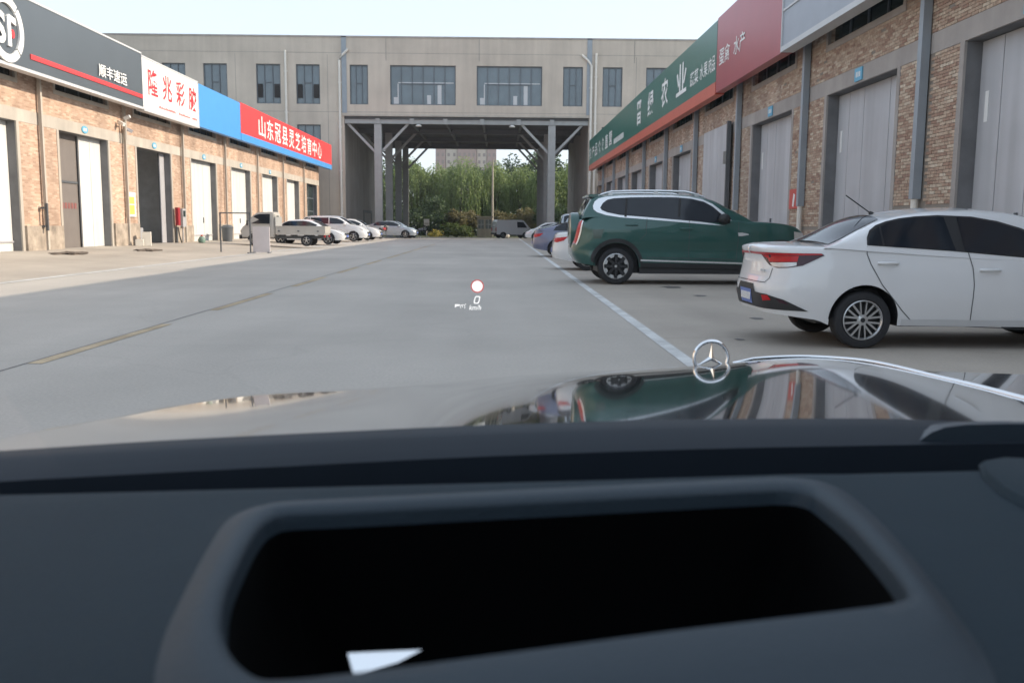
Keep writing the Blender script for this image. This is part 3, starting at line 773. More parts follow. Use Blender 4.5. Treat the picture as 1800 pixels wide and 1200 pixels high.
def sign_right(label, ya, yb, z0, z1, m, strip=None, trim=False):
    """ya is the far end; reading goes from far to near"""
    t_ = thing('shop_sign', label, 'sign', (7.7, yb, z0)); o = Vector((-7.7, -yb, -z0))
    zz = z0 + (.44 if strip else 0)
    q = MB().box(7.7, 8.0, ya - .012, yb + .012, zz, z1).build('board', m, t_); q.location = o
    if strip:
        q = MB().box(7.69, 8.02, ya - .012, yb + .012, z0, zz - .003).build('lower_strip', strip, t_); q.location = o
    if trim:
        q = MB(); q.box(7.66, 8.02, ya - .012, yb + .012, z0 - .14, z0 - .003); q.box(7.66, 7.98, ya - .07, ya - .012, z0, z1); q.box(7.67, 7.698, ya - .08, yb + .02, z0 + .93, z0 + .98)
        q = q.build('edge_trim', 'trim_pale', t_); q.location = o
    q = MB().box(8.021, 8.4, yb + .3, ya - .3, z0 + .3, z0 + .42).build('support', 'steel_dark', t_); q.location = o
    def txt(nm, s, yf, yn, za, zb_, m_='text_white', bold=.01):
        w = lettering(nm, s, (7.7, yf, za), (0, -1, 0), (0, 0, 1), yf - yn, zb_ - za, m_, t_, bold, .012); w.location = o; return w
    def flat(nm, mb, m_): w = mb.build(nm, m_, t_); w.location = o; return w
    return t_, txt, flat
t_, txt, flat = sign_right('long dark green sign with white characters and an orange red strip below', 80.4, 33.45, 5.98, 8.55, 'sign_green', 'sign_orange')
for ch, a, b_ in zip('晋绿农业', (52.6, 48.7, 44.7, 40.9), (50.9, 46.9, 42.9, 38.7)): txt('white_character', ch, a, b_, 6.85, 8.15, 'text_white', .02)
for s, a, b_ in (('蔬菜', 37.95, 36.4), ('水果', 36.15, 34.8), ('肉品', 34.65, 33.6)): txt('white_characters', s, a, b_, 6.85, 7.42, 'text_white', .01)
for i, ch in enumerate('农产品众食直营'): txt('white_character', ch, 80.2 - i * 2.4, 78.4 - i * 2.4, 6.85, 7.85, 'text_white', .012)
fl = MB()
for i in range(11): fl.box(7.695, 7.69, 63.0 - i * .46, 62.7 - i * .46, 6.75, 7.1)
flat('small_white_print', fl, 'text_white')
t_, txt, flat = sign_right('glossy red sign panel with small white characters', 33.43, 25.75, 6.02, 8.6, 'sign_red_dull')
for s, a, b_ in (('蛋禽', 33.0, 31.5), ('水产', 31.0, 29.6)): txt('white_characters', s, a, b_, 6.86, 7.45, 'text_white', .01)
sign_right('blank grey metal sign sheet with pale trim next to the red panel', 25.7, 4.0, 6.16, 8.5, 'sign_grey', None, True)

# number plaques over the doors
def plaques():
    for (root, X, n, doors, y0, g, l0, l1), L in ((WL, True), (WR, False)):
        for kk, a, b_ in doors:
            if kk < 0 or kk > 5: continue
            yc = (a + b_) / 2; near_thing = (['white door by the frame edge', 'half open door', 'open doorway with the room behind', 'white door after the red fire cabinet', 'white door behind the truck cab', 'white door behind the truck bed'] if L else
                  ['widest grey door', 'grey door behind the white saloon', 'grey door beside the red poster', 'outside-hung sliding leaf', 'narrow-looking grey door past the sliding leaf', 'second grey door past the sliding leaf'])[kk]
            t_ = thing('number_plaque', 'small blue number plaque over the ' + near_thing, 'plaque', (X + n * .014, yc, (l0 + l1) / 2), group='blue plaques over the doors')
            m1 = MB()
            if L: m1.prism([(.26 * math.cos(q * .5236), .14 * math.sin(q * .5236)) for q in range(12)], 0, 0, n * .03)
            else: m1.box(0, n * .03, -.22, .22, -.15, .15)
            m1.build('plate', 'plaque', t_)
            d = MB()
            for q in range(3): d.box(n * .031, n * .034, -.13 + q * .1, -.07 + q * .1, -.06, .06)
            d.build('digits', 'text_white', t_)
plaques()

# ------------------------------------------------------------------ things on and by the left row
t_ = thing('security_camera', 'white twin surveillance camera on a bracket at the downpipe top', 'camera', (-15.75, 39.25, 4.7))
MB().tube([(0, 0, 0), (0, 0, .85)], .06, 8).build('pole', 'concrete_pale', t_, 40)
for s, q in ((-1, .55), (1, .35)):
    MB().bar((0, 0, q + .1), (0, s * .3, q + .1), .04, .04).bar((.12, s * .42, q + .02), (-.12, s * .3, q + .14), .13, .13).build('camera_head', 'sign_white' if s < 0 else 'meter', t_)
MB().bar((0, -.1, .85), (.25, -.1, .95), .12, .12).build('camera_head', 'sign_white', t_)
t_ = thing('notice_board', 'white notice with yellow print on the brick pier', 'notice', (-15.96, 40.0, 1.5))
MB().box(0, .03, -.45, .45, 0, 1.05).build('sheet', 'sign_white', t_)
f = MB(); f.box(.031, .034, -.28, .3, .55, .85); f.box(.031, .034, -.28, .3, .1, .5); f.build('yellow_print', 'poster_yellow', t_)
t_ = thing('fire_cabinet', 'red fire cabinet on a stand by the open doorway', 'cabinet', (-15.8, 45.25, ground_z(-15.8, 45)))
MB().box(-.07, .07, -.16, .16, .85, 1.72).build('cabinet', 'fire_red', t_); MB().box(.071, .083, -.13, .13, .90, 1.67).build('door', 'fire_red', t_)
MB().tube([(0, 0, .78), (.02, .1, .35), (.05, .3, 0)], .03, 8).build('hose', 'plastic', t_); MB().box(-.1, -.04, -.05, .05, 0, .78).build('stand', 'steel_dark', t_)
t_ = thing('meter_box', 'grey meter box next to the red fire cabinet', 'meter box', (-15.85, 46.1, .95))
MB().box(-.1, .08, -.22, .22, .1, 1.0).build('case', 'meter', t_); MB().box(.081, .09, -.15, .15, .6, .9).build('window', 'pane_dark', t_); MB().tube([(-.02, 0, .1), (-.02, 0, -.65)], .03, 6).build('conduit', 'meter', t_)
t_ = thing('iron_bar', 'dark iron bar fixed upright on the pier between the doors', 'bar', (-15.75, 32.15, .95))
MB().box(-.04, .04, -.04, .04, 0, .95).build('bar', 'steel_dark', t_); MB().box(-.18, -.04, -.09, .09, .75, .82).build('clip', 'steel_dark', t_); MB().box(-.18, -.04, -.09, .09, .12, .19).build('clip', 'steel_dark', t_)
for dy, dx, w, h, lab in ((39.6, -15.5, .32, .28, 'low pale concrete block by the notice pier'), (40.15, -15.4, .36, .6, 'tall pale concrete block by the notice pier')):
    o = MB().box(-w / 2, w / 2, -w / 2, w / 2, 0, h)
    me = o.mesh('concrete_block'); b = bmesh.new(); b.from_mesh(me); bmesh.ops.bevel(b, geom=b.edges, offset=.03, segments=1); b.to_mesh(me); b.free()
    o = link('concrete_block', me, None, 'block'); o.location = (dx, dy, ground_z(dx, dy)); o.rotation_euler.z = .3
    prop(o, lab, 'block', 'concrete blocks by the pier')
t_ = thing('waste_bin', 'dark grey round waste bin beside the truck front', 'bin', (-15.2, 51.3, ground_z(-15.2, 51.3)))
MB().lathe_z([(0, 0), (.26, 0), (.31, .72), (.33, .74)], 20).build('tub', 'steel_dark', t_, 40); MB().lathe_z([(.34, .74), (.34, .8), (.2, .9), (0, .93)], 20).build('lid', 'steel_dark', t_, 40)
for q, (dx, dy, w, h, lab) in enumerate(((-17.2, 43.0, .8, .75, 'pale carton just inside the open doorway'), (-17.8, 43.9, .7, 1.2, 'dark stacked carton at the back of the open doorway'))):
    t_ = thing('carton', lab, 'box', (dx, dy, .26))
    MB().box(-w / 2, w / 2, -w / 2, w / 2, 0, h).build('box', 'carton' if q == 0 else 'steel_dark', t_); MB().box(-w / 2 - .004, w / 2 + .004, -.04, .04, .004, h + .004).build('tape', 'meter', t_)
t_ = thing('dirt_bag', 'small green and pink litter bag by the meter box', 'bag', (-15.2, 46.9, ground_z(-15.2, 46.9)))
MB().lathe_z([(0, 0), (.16, .02), (.2, .16), (.12, .3), (.05, .34), (0, .34)], 9).build('bag', mat('bag_green', (.16, .25, .2), .6, var=.4, vscale=12), t_, 50); MB().lathe_z([(.05, .34), (.07, .4), (0, .42)], 8).build('knot', 'poster_red', t_)
def dirt(px, py, w, d, lab):
    x, y, z = at_z(px, py, .2); b = bmesh.new(); bmesh.ops.create_icosphere(b, subdivisions=4, radius=1)
    for v in b.verts:
        q = 1 + .3 * math.sin(v.co.x * 5 + w * 9) * math.cos(v.co.y * 7) + .12 * math.sin(v.co.x * 17) * math.sin(v.co.y * 19)
        v.co = Vector((v.co.x * d * q, v.co.y * w * q, max(-.02, v.co.z * .07 * q)))
    me = bpy.data.meshes.new('dirt_heap'); b.to_mesh(me); b.free(); o = link('dirt_heap', me, None, 'dirt', 60); o.location = (x, y, ground_z(x, y) - .005); prop(o, lab, 'dirt', 'swept dirt by the piers')
MT['dirt'] = mat('swept_dirt', (.13, .105, .085), .95, var=.4, vscale=9, bump=.6, bscale=30)
dirt(122, 446, .9, .45, 'low dark heap of swept dirt by the dirty plinth of the iron bar pier')
dirt(258, 439, .8, .4, 'low dark heap of swept dirt in front of the open doorway')
# frame stand and panel in front of the truck
t_ = thing('metal_stand', 'thin black metal frame stand in front of the truck cab', 'stand', (-11.1, 38.6, 0))
s = MB(); zt = 1.68
for x in (-.62, .62): s.bar((x, 0, .02), (x, 0, zt), .05, .05)
s.bar((-.645, 0, zt), (.645, 0, zt), .05, .05)
s.build('frame', 'steel_dark', t_)
for x in (-.62, .62): MB().bar((x - .03, -.32, .03), (x + .05, .32, .03), .05, .05).build('foot', 'steel_dark', t_)
t_ = thing('display_board', 'pale lilac upright board on wheels next to the black frame stand', 'board', (-10.15, 39.1, 0))
MB().box(-.36, .36, -.03, .03, .04, 1.12).build('panel', mat('lilac_board', (.68, .63, .63), .5, var=.08), t_)
for x in (-.33, .33): MB().bar((x, -.25, .03), (x, .25, .03), .04, .05).build('foot', 'steel_dark', t_)
t_ = thing('fire_poster', 'small red fire poster on the brick pier between two grey doors', 'poster', (8.47, 26.42, 1.80))
MB().box(-.02, .0, -.40, .40, 0, .56).build('sheet', 'poster_red', t_)
f = MB(); f.prism([(-.12, .40), (.02, .44), (.1, .08), (-.02, .05)], 0, -.026, -.022); f.build('white_mark', 'text_white', t_)

# ------------------------------------------------------------------ vehicles
class Shell:
    """a car body: plan outline x side profile, all panels are laid on the same surface"""
    def __init__(s, L, W, n, zb, ztop, wheels, r, ra, k=None, rear=None, front=None, crown=.04, cab=None, kb=.93, tum=.34):
        s.L, s.W, s.n, s.wheels, s.r, s.ra, s.crown = L, W, n, wheels, r, ra, crown
        s.zb, s.zt = zb, smooth_list(ztop)
        s.k = smooth_list(k or [(.15, .93), (.35, .975), (.58, 1.0), (.78, .992), (.95, .965), (1.15, .93)])
        s.rear = smooth_list(rear) if rear else (lambda z: 0.0)
        s.front = smooth_list(front) if front else (lambda z: 0.0)
        s.zr = smooth_list(cab) if cab else None
        s.cab = cab; s.kb, s.tum = kb, tum
        th = np.linspace(0, math.pi, 801)
        u = -L / 2 * np.sign(np.cos(th)) * np.abs(np.cos(th)) ** (2 / n); y = W / 2 * np.abs(np.sin(th)) ** (2 / n)
        s.pu, s.py = u, y
        s.ps = np.concatenate([[0], np.cumsum(np.hypot(np.diff(u), np.diff(y)))])
    def plan(s, u): return s.W / 2 * max(0.0, 1 - abs(2 * u / s.L) ** s.n) ** (1 / s.n)
    def shift(s, u, z):
        a = max(0.0, min(1.0, (-s.L / 2 + .75 - u) / .75)); b = max(0.0, min(1.0, (u - s.L / 2 + .75) / .75))
        return s.rear(z) * a * a * (3 - 2 * a) - s.front(z) * b * b * (3 - 2 * b)
    def s_of_u(s, u): return float(np.interp(u, s.pu, s.ps))
    def pt(s, sv_, z, off=.004, side=-1):
        u = float(np.interp(sv_, s.ps, s.pu)); y = float(np.interp(sv_, s.ps, s.py))
        e = .02; u2 = float(np.interp(sv_ + e, s.ps, s.pu)); y2 = float(np.interp(sv_ + e, s.ps, s.py)); u1 = float(np.interp(sv_ - e, s.ps, s.pu)); y1 = float(np.interp(sv_ - e, s.ps, s.py))
        t = Vector((u2 - u1, y2 - y1, 0)); nrm = Vector((-t.y, t.x, 0)); nrm = nrm.normalized() if nrm.length > 1e-6 else Vector((0, 1, 0))
        if nrm.dot(Vector((u, y, 0))) < 0: nrm = -nrm
        return Vector((u + s.shift(u, z), side * y * s.k(z), z)) + Vector((nrm.x, side * nrm.y, 0)) * off
    def sidep(s, u, z, off=.004, side=-1): return s.pt(s.s_of_u(u), z, off, side)
    def zbot(s, u):
        z = lerp_list(s.zb, u)
        for w in s.wheels:
            if abs(u - w) < s.ra: z = max(z, s.r + .01 + math.sqrt(max(0, s.ra ** 2 - (u - w) ** 2)))
        return z
    def body(s, J=14):
        us = set()
        for sg in (-1, 1):
            for q in range(15): us.add(round(sg * s.L / 2 * abs(math.cos(q / 14 * .95)) ** (2 / s.n), 4))
        us |= {round(-s.L / 2 + .25 + i * (s.L - .5) / 48, 4) for i in range(49)}
        for w in s.wheels:
            us |= {round(w + s.ra * math.cos(math.pi * i / 26), 4) for i in range(27)} | {round(w + s.ra + .002, 4), round(w - s.ra - .002, 4)}
        us = sorted(u for u in us if abs(u) <= s.L / 2)
        mb = MB()
        for side in (-1, 1):
            rows = []
            for u in us:
                z0, z1 = s.zbot(u), s.zt(u); z0 = min(z0, z1 - .08); col = []
                pl = s.plan(u)
                for j in range(J + 1):
                    z = z0 + (z1 - .05 - z0) * j / J; col.append((u + s.shift(u, z), side * pl * s.k(z), z))
                kk = s.k(z1 - .05)
                f_ = .3 if s.cab and s.cab[0][0] + .03 < u < s.cab[-1][0] - .2 else 1.0
                for dz, sh in ((.026, .010 * f_), (.008, .032 * f_), (0, .075 * f_)):
                    col.append((u + s.shift(u, z1 - dz), side * pl * kk * (1 - sh / (s.W / 2)), z1 - dz))
                yy = abs(col[-1][1])
                for q in (.8, .6, .4, .2, 0):
                    col.append((u + s.shift(u, z1), side * yy * q, z1 + s.crown * (1 - q * q) * min(1, pl / (s.W / 2))))
                rows.append(col)
            m_ = len(rows[0]); vs = [v for c in rows for v in c]; fs = []
            for i in range(len(rows) - 1):
                for j in range(m_ - 1):
                    f = (i * m_ + j, (i + 1) * m_ + j, (i + 1) * m_ + j + 1, i * m_ + j + 1)
                    fs.append(f if side < 0 else f[::-1])
            mb.add(vs, fs)
        return mb
    # cabin
    def ybelt(s, u): return s.plan(u) * s.kb
    def ye(s, u, z): return s.ybelt(u) - (z - s.zt(u)) * s.tum
    def sec(s, u):
        zr, zb = s.zr(u), s.zt(u) - .01
        h = max(.004, zr - zb); c = min(.10, h * .45); rad = min(.17, h * .7); cr = .035 * min(1, h / .3)
        ye = s.ye(u, zr - c); pts = []
        for j in range(6): z = zb + (zr - c - cr - zb) * j / 5; pts.append((s.ye(u, z), z))
        for j in range(1, 7):
            a = math.pi / 2 * j / 6; pts.append((ye - rad + rad * math.cos(a), zr - c - cr + c * math.sin(a)))
        y1 = ye - rad
        for q in (.75, .5, .25, 0): pts.append((y1 * q, zr - cr * q * q))
        return pts
    def cabin(s):
        u0, u1 = s.cab[0][0], s.cab[-1][0]
        us = sorted({round(u0 + (u1 - u0) * i / 60, 4) for i in range(61)} | {round(c[0], 4) for c in s.cab} | {round(u0 + .012 * i, 4) for i in range(14)})
        mb = MB()
        for side in (-1, 1):
            rows = [[(u, side * y, z) for y, z in s.sec(u)] for u in us]
            m_ = len(rows[0]); vs = [v for c in rows for v in c]; fs = []
            for i in range(len(rows) - 1):
                for j in range(m_ - 1):
                    f = (i * m_ + j, (i + 1) * m_ + j, (i + 1) * m_ + j + 1, i * m_ + j + 1); fs.append(f if side < 0 else f[::-1])
            mb.add(vs, fs)
        return mb
    def winp(s, u, z, off=.006, side=-1): return Vector((u, side * (s.ye(u, z) + off), z))
    def topp(s, u, y, off=.008):
        p = s.sec(u); ay = abs(y); z = p[-1][1]
        for (ya, za), (yb, zb) in zip(p, p[1:]):
            if min(ya, yb) <= ay <= max(ya, yb) and abs(ya - yb) > 1e-6: z = za + (zb - za) * (ay - ya) / (yb - ya)
        sl = (s.zr(u + .02) - s.zr(u - .02)) / .04; nn = Vector((-sl, 0, 1)).normalized()
        return Vector((u, y, z)) + nn * off

def panel(name, poly, fn, m, parent, sub=2, smooth=40):
    b = bmesh.new(); vs = [b.verts.new((p[0], p[1], 0)) for p in poly]; b.faces.new(vs)
    bmesh.ops.triangulate(b, faces=b.faces[:])
    for _ in range(sub):
        bmesh.ops.subdivide_edges(b, edges=[e for e in b.edges if e.calc_length() > .09], cuts=1)
        bmesh.ops.triangulate(b, faces=[f for f in b.faces if len(f.verts) > 3])
    for v in b.verts: v.co = fn(v.co.x, v.co.y)
    me = bpy.data.meshes.new(name); b.to_mesh(me); b.free()
    return link(name, me, parent, m, smooth)
def strip_panel(name, pts, w, fn, m, parent, closed=False):
    mb = MB(); P = []
    for (a, b_), (c, d) in zip(pts, pts[1:]):
        k = max(1, int(math.hypot(c - a, d - b_) / .06))
        for i in range(k): P.append((a + (c - a) * i / k, b_ + (d - b_) * i / k))
    P.append(pts[-1]); L_, R_ = [], []
    for i, p in enumerate(P):
        q0, q1 = P[max(0, i - 1)], P[min(len(P) - 1, i + 1)]
        if closed and i in (0, len(P) - 1): q0, q1 = P[-2], P[1]
        t = Vector((q1[0] - q0[0], q1[1] - q0[1])).normalized(); ww = w(i / (len(P) - 1)) if callable(w) else w
        L_.append(fn(p[0] - t.y * ww / 2, p[1] + t.x * ww / 2)); R_.append(fn(p[0] + t.y * ww / 2, p[1] - t.x * ww / 2))
    n = len(P); mb.add(L_ + R_, [(i, i + 1, n + i + 1, n + i) for i in range(n - 1)])
    return mb.build(name, m, parent, 40)

def wheel(parent, u, y, r, side, style, tw=.20, rim=.64):
    """tyre (the part) and its rim with spokes"""
    yo = side * tw / 2
    R0 = r * rim
    prof = [(R0, -yo * .8), (R0 + .012, -yo), (r * .86, -yo * 1.02), (r * .955, -yo * .93), (r, -yo * .72), (r, yo * .72), (r * .955, yo * .93), (r * .86, yo * 1.02), (R0 + .012, yo), (R0, yo * .8), (R0 * .97, yo * .5)]
    t = MB().lathe_y(prof, 44).build('wheel', 'rubber', parent, 35); t.location = (u, y, r)
    bk = MB().lathe_y([(0, yo * .1), (R0 * .98, yo * .1), (R0 * .98, yo * .6)], 32).build('rim_well', 'plastic', t, 35)
    a = MB(); a.lathe_y([(R0 * .985, yo * .55), (R0 * 1.0, yo * .97), (R0 * .955, yo * 1.0), (R0 * .90, yo * .84), (R0 * .9, yo * .5)], 44)
    if style == 'pairs':
        for i in range(8):
            a0 = i * math.pi / 4 + .0
            d = Vector((math.cos(a0), 0, math.sin(a0))); q = Vector((-math.sin(a0), 0, math.cos(a0)))
            for sg in (-1, 1):
                p0 = d * R0 * .2 + q * sg * R0 * .095; p1 = d * R0 * .93 + q * sg * R0 * .165
                a.bar(p0 + Vector((0, yo * .86, 0)), p1 + Vector((0, yo * .84, 0)), .014, .02)
        a.lathe_y([(0, yo * .93), (R0 * .14, yo * .93), (R0 * .27, yo * .84), (R0 * .27, yo * .5)], 24)
        a.build('rim', 'alloy', t, 35)
        MB().lathe_y([(0, yo * .945), (R0 * .12, yo * .945), (R0 * .12, yo * .9)], 20).build('hub_cap', 'plastic', t, 35)
    elif style == 'suv':
        for i in range(8):
            a0 = i * math.pi / 4 + .39
            d = Vector((math.cos(a0), 0, math.sin(a0))); q = Vector((-math.sin(a0), 0, math.cos(a0)))
            o = Vector((0, yo * .93, 0))
            v = [d * R0 * .95 + q * R0 * .26 + o, d * R0 * .95 - q * R0 * .26 + o, d * R0 * .72 - q * R0 * .12 + o, d * R0 * .72 + q * R0 * .12 + o]
            a.add(v + [x - Vector((0, yo * .2, 0)) for x in v], [(0, 1, 2, 3), (7, 6, 5, 4), (0, 4, 5, 1), (1, 5, 6, 2), (2, 6, 7, 3), (3, 7, 4, 0)])
        a.build('rim', 'alloy', t, 35)
        b = MB()
        for i in range(8):
            a0 = i * math.pi / 4
            d = Vector((math.cos(a0), 0, math.sin(a0))); o = Vector((0, yo * .88, 0)); b.bar(d * R0 * .15 + o, d * R0 * .9 + o, .05, .06)
        b.lathe_y([(0, yo * .92), (R0 * .28, yo * .92), (R0 * .34, yo * .8), (R0 * .34, yo * .3)], 20); b.build('spokes', 'plastic', t, 35)
        MB().lathe_y([(0, yo * .95), (R0 * .1, yo * .95), (R0 * .1, yo * .9)], 14).build('hub_cap', 'alloy', t, 35)
    else:
        for i in range(5):
            a0 = i * math.pi * 2 / 5 + .3
            d = Vector((math.cos(a0), 0, math.sin(a0))); a.bar(d * R0 * .1 + Vector((0, yo * .85, 0)), d * R0 * .95 + Vector((0, yo * .85, 0)), .06, .03)
        a.lathe_y([(0, yo * .9), (R0 * .2, yo * .9), (R0 * .26, yo * .7)], 16)
        a.build('rim', 'alloy', t, 35)
    return t
def wheels(parent, sh, track, style, tw=.2, rim=.64):
    for u in sh.wheels:
        for side in (-1, 1): wheel(parent, u, side * (sh.W / 2 - tw / 2 - .035), sh.r, side, style, tw, rim)
def under(parent, sh, z1=.62):
    u = MB(); hw = sh.W / 2 - .30
    u.box(-sh.L / 2 + .62, sh.L / 2 - .5, -hw, hw, .24, z1); u.box(-sh.L / 2 + .3, -sh.L / 2 + .619, -hw, hw, .40, z1)
    lim = sh.wheels
    for a, b_ in ((lim[0] + sh.ra + .02, lim[1] - sh.ra - .02),):
        u.box(a, b_, -sh.W / 2 + .07, sh.W / 2 - .07, .24, z1 - .01)
    for w in sh.wheels:
        for side in (-1, 1):
            pts = [(sh.ra * 1.01 * math.cos(math.pi * i / 16), sh.ra * 1.01 * math.sin(math.pi * i / 16)) for i in range(17)]
            ya, yb = side * (sh.W / 2 - .035), side * hw
            vs = [(w + p, ya, sh.r + .01 + q) for p, q in pts] + [(w + p, yb, sh.r + .01 + q) for p, q in pts]
            u.add(vs, [(i, i + 1, 18 + i, 17 + i) for i in range(16)])
    return u.build('underbody', 'plastic', parent)
def handle(parent, sh, u, z, m, side, ln=.2):
    b = MB(); P = []
    for i in range(7):
        a = -1 + i / 3; P.append(sh.sidep(u + a * ln / 2, z, .012 + .022 * (1 - a * a), side))
    b.tube(P, .016, 8); return b.build('door_handle', m, parent, 50)
def mirror(parent, sh, u, z, m, side, sz=1.0):
    p = sh.sidep(u, z, .0, side); b = MB()
    b.lathe_y([(0.02, 0), (.07 * sz, .015), (.095 * sz, .07), (.085 * sz, .15), (.04 * sz, .19), (0, .2)], 14)
    me = b.mesh('wing_mirror')
    for v in me.vertices: v.co.y *= side; v.co.x *= 1.15
    o = link('wing_mirror', me, parent, m, 50); o.location = (p.x, p.y + side * .02 - side * .06, z)
    return o
MIR = lambda fn, **k: fn

def common_glass(sh, root, dlo, panes, trim_m='plastic', trim_w=None):
    for side in (-1, 1):
        if trim_m: panel('window_trim', dlo, lambda u, z: sh.winp(u, z, .004, side), trim_m, root)
        for p in panes: panel('side_window', p, lambda u, z: sh.winp(u, z, .009, side), 'glass_car', root)
def screen(sh, root, name, ua, ub, ya, yb, m='glass_car', bulge=0.0):
    """raked glass between stations ua (lower) and ub (upper)"""
    k = 7; P = []
    for i in range(k): P.append((ua, -ya + 2 * ya * i / (k - 1)))
    for i in range(k): P.append((ub, yb - 2 * yb * i / (k - 1)))
    e = lambda u: ya + (yb - ya) * max(0, min(1, (u - ua) / (ub - ua)))
    b_ = lambda u: 4 * max(0, (u - ua) * (ub - u)) / (ub - ua) ** 2
    return panel(name, P, lambda u, y: sh.topp(u, y) + Vector((0, 0, bulge * max(0, 1 - (y / e(u)) ** 2) * (.4 + .6 * b_(u)))), m, root, 3)

# ---- white saloon
def white_saloon():
    Yn = 9.62; cx, cy = 5.08, 10.40
    root = thing('parked_car', 'white four-door saloon with silver multi-spoke wheel parked closest to the camera car', 'car', (cx, cy, 0), 0, 'cars parked in front of the grey doors')
    U = lambda px, py, Y=Yn: (sv(px, py, Y)[0] - cx, sv(px, py, Y)[1])
    sh = Shell(4.50, 1.74, 5.4, [(-2.25, .36), (-1.7, .30), (-1.6, .25), (.9, .25), (2.2, .24)],
               [(-2.25, 1.055), (-2.14, 1.075), (-1.9, 1.08), (-1.5, 1.065), (-1.0, 1.03), (.4, .96), (1.3, .95), (1.8, .86), (2.1, .74), (2.25, .62)],
               [-1.22, 1.36], .305, .365, rear=[(.25, .10), (.45, .02), (.62, 0), (.75, .035), (.95, .06), (1.04, .03)], front=[(.2, .06), (.5, 0), (.75, .12)],
               cab=[(-1.66, 1.06), (-1.45, 1.155), (-1.2, 1.295), (-.95, 1.405), (-.7, 1.465), (-.4, 1.502), (-.05, 1.512), (.3, 1.492), (.6, 1.44), (.9, 1.335), (1.2, 1.18), (1.5, .98)], kb=.962, tum=.36)
    sh.body().build('body', 'p_white', root, 32)
    sh.cabin().build('roof', 'p_white', root, 32)
    under(root, sh)
    wheels(root, sh, 0, 'pairs', .2, .70)
    dlo = [U(*p) for p in [(1522, 431), (1523, 418), (1529, 405), (1541, 396), (1560, 389), (1585, 383.5), (1615, 380), (1655, 378), (1715, 380.5), (1760, 388.5), (1800, 401), (1845, 424), (1885, 452), (1893, 460), (1800, 453), (1668, 441)]]
    panes = [[U(*p) for p in q] for q in (
        [(1525.5, 430), (1527, 418), (1533, 407), (1547, 398), (1549, 432)],
        [(1553, 432.5), (1550, 398), (1565, 391), (1590, 385.5), (1620, 382.5), (1657, 381), (1665, 382), (1677, 440.5)],
        [(1693, 442), (1688, 381.5), (1716, 383), (1757, 391), (1797, 404), (1840, 426), (1876, 452), (1800, 450.5)])]
    common_glass(sh, root, dlo, panes)
    screen(sh, root, 'rear_window', -1.57, -.98, .66, .50, bulge=.055); screen(sh, root, 'windscreen', 1.42, .62, .66, .55)
    S = sh.s_of_u
    for side in (-1, 1):
        fn = lambda s_, z: sh.pt(s_, z, .006, side)
        fn2 = lambda s_, z: sh.pt(s_, z, .010, side)
        fn3 = lambda s_, z: sh.pt(s_, z, .0045, side)
        c = S(-2.0)
        tip = S(-1.66)
        tl = panel('tail_lamp', [(.36, .985), (.50, .94), (.57, .87), (.68, .845), (c - .06, .85), (c + .1, .875), (tip, .985), (tip - .03, 1.005), (.36, 1.005)], fn, 'lamp_dark', root, 3)
        panel('red_lens', [(.40, .975), (.52, .945), (.57, .905), (c + .04, .915), (c + .06, .975)], fn2, 'lamp_red', tl, 3)
        panel('clear_lens', [(.57, .898), (.62, .86), (.70, .853), (c - .06, .858), (c + .035, .875), (c + .035, .908)], fn2, 'lamp_clear', tl, 3)
        panel('red_band', [(0, .982), (.36, .980), (c, .980), (tip - .02, .990), (tip - .04, 1.003), (c, 1.003), (.3, 1.003), (0, 1.003)], fn2, 'lamp_red', tl, 3)
        # dark lower bumper insert with reflector
        bi = panel('bumper_insert', [(0, .655), (.27, .655), (.34, .57), (.60, .56), (.80, .51), (c + .20, .39), (.6, .40), (0, .40)], fn, 'plastic', root, 3)
        panel('reflector', [(.52, .545), (.62, .55), (.66, .50), (.54, .485)], fn2, 'lamp_red', bi, 1)
        panel('reflector', [(.72, .52), (.80, .50), (.86, .455), (.76, .475)], fn2, 'lamp_dark', bi, 1)
        # seams
        strip_panel('panel_gap', [(0, .685), (.55, .685), (.60, .73), (.62, .84)], .008, fn3, 'seam', root)
        seam = [U(*p) for p in [(1522, 433), (1521, 446), (1527, 465), (1545, 500), (1580, 545), (1597, 563), (1607, 568)]]
        strip_panel('door_gap', [(S(u), z) for u, z in seam], .009, fn3, 'seam', root)
        strip_panel('door_gap', [(S(U(1607, 568)[0]), U(1607, 568)[1]), (S(U(1700, 573)[0]), U(1700, 573)[1]), (S(U(1893, 582)[0]), U(1893, 582)[1])], .009, fn3, 'seam', root)
        strip_panel('door_gap', [(S(U(*p)[0]), U(*p)[1]) for p in [(1698, 444), (1704, 470), (1705, 500), (1701, 540), (1699, 572)]], .009, fn3, 'seam', root)
        strip_panel('door_gap', [(S(U(*p)[0]), U(*p)[1]) for p in [(1893, 461), (1905, 500), (1893, 582)]], .009, fn3, 'seam', root)
        for px, py in ((1556, 462), (1733, 474)):
            u, z = U(px, py); handle(root, sh, u, z, 'p_white', side, .22)
        strip_panel('sill', [(S(-.82), .285), (S(.95), .275)], .07, fn, 'trim_pale', root)
        mirror(root, sh, .98, 1.0, 'p_white', side)
        panel('headlamp', [(S(2.02) + .1, .72), (S(1.72), .80), (S(1.55), .80), (S(1.95), .66), (S(2.05) + .2, .64)], fn, 'lamp_clear', root, 2)
    np_ = panel('number_plate', [(-.22, .43), (.22, .43), (.22, .59), (-.22, .59)], lambda s_, z: Vector((-2.25 + sh.shift(-2.25, z) - .012, s_, z)), 'plate_blue', root, 1)
    d = MB()
    for q in range(7): d.box(-2.25 + sh.shift(-2.25, .51) - .016, -2.25 + sh.shift(-2.25, .51) - .019, .18 - q * .055, .145 - q * .055, .47, .55)
    d.build('plate_digits', 'text_white', np_)
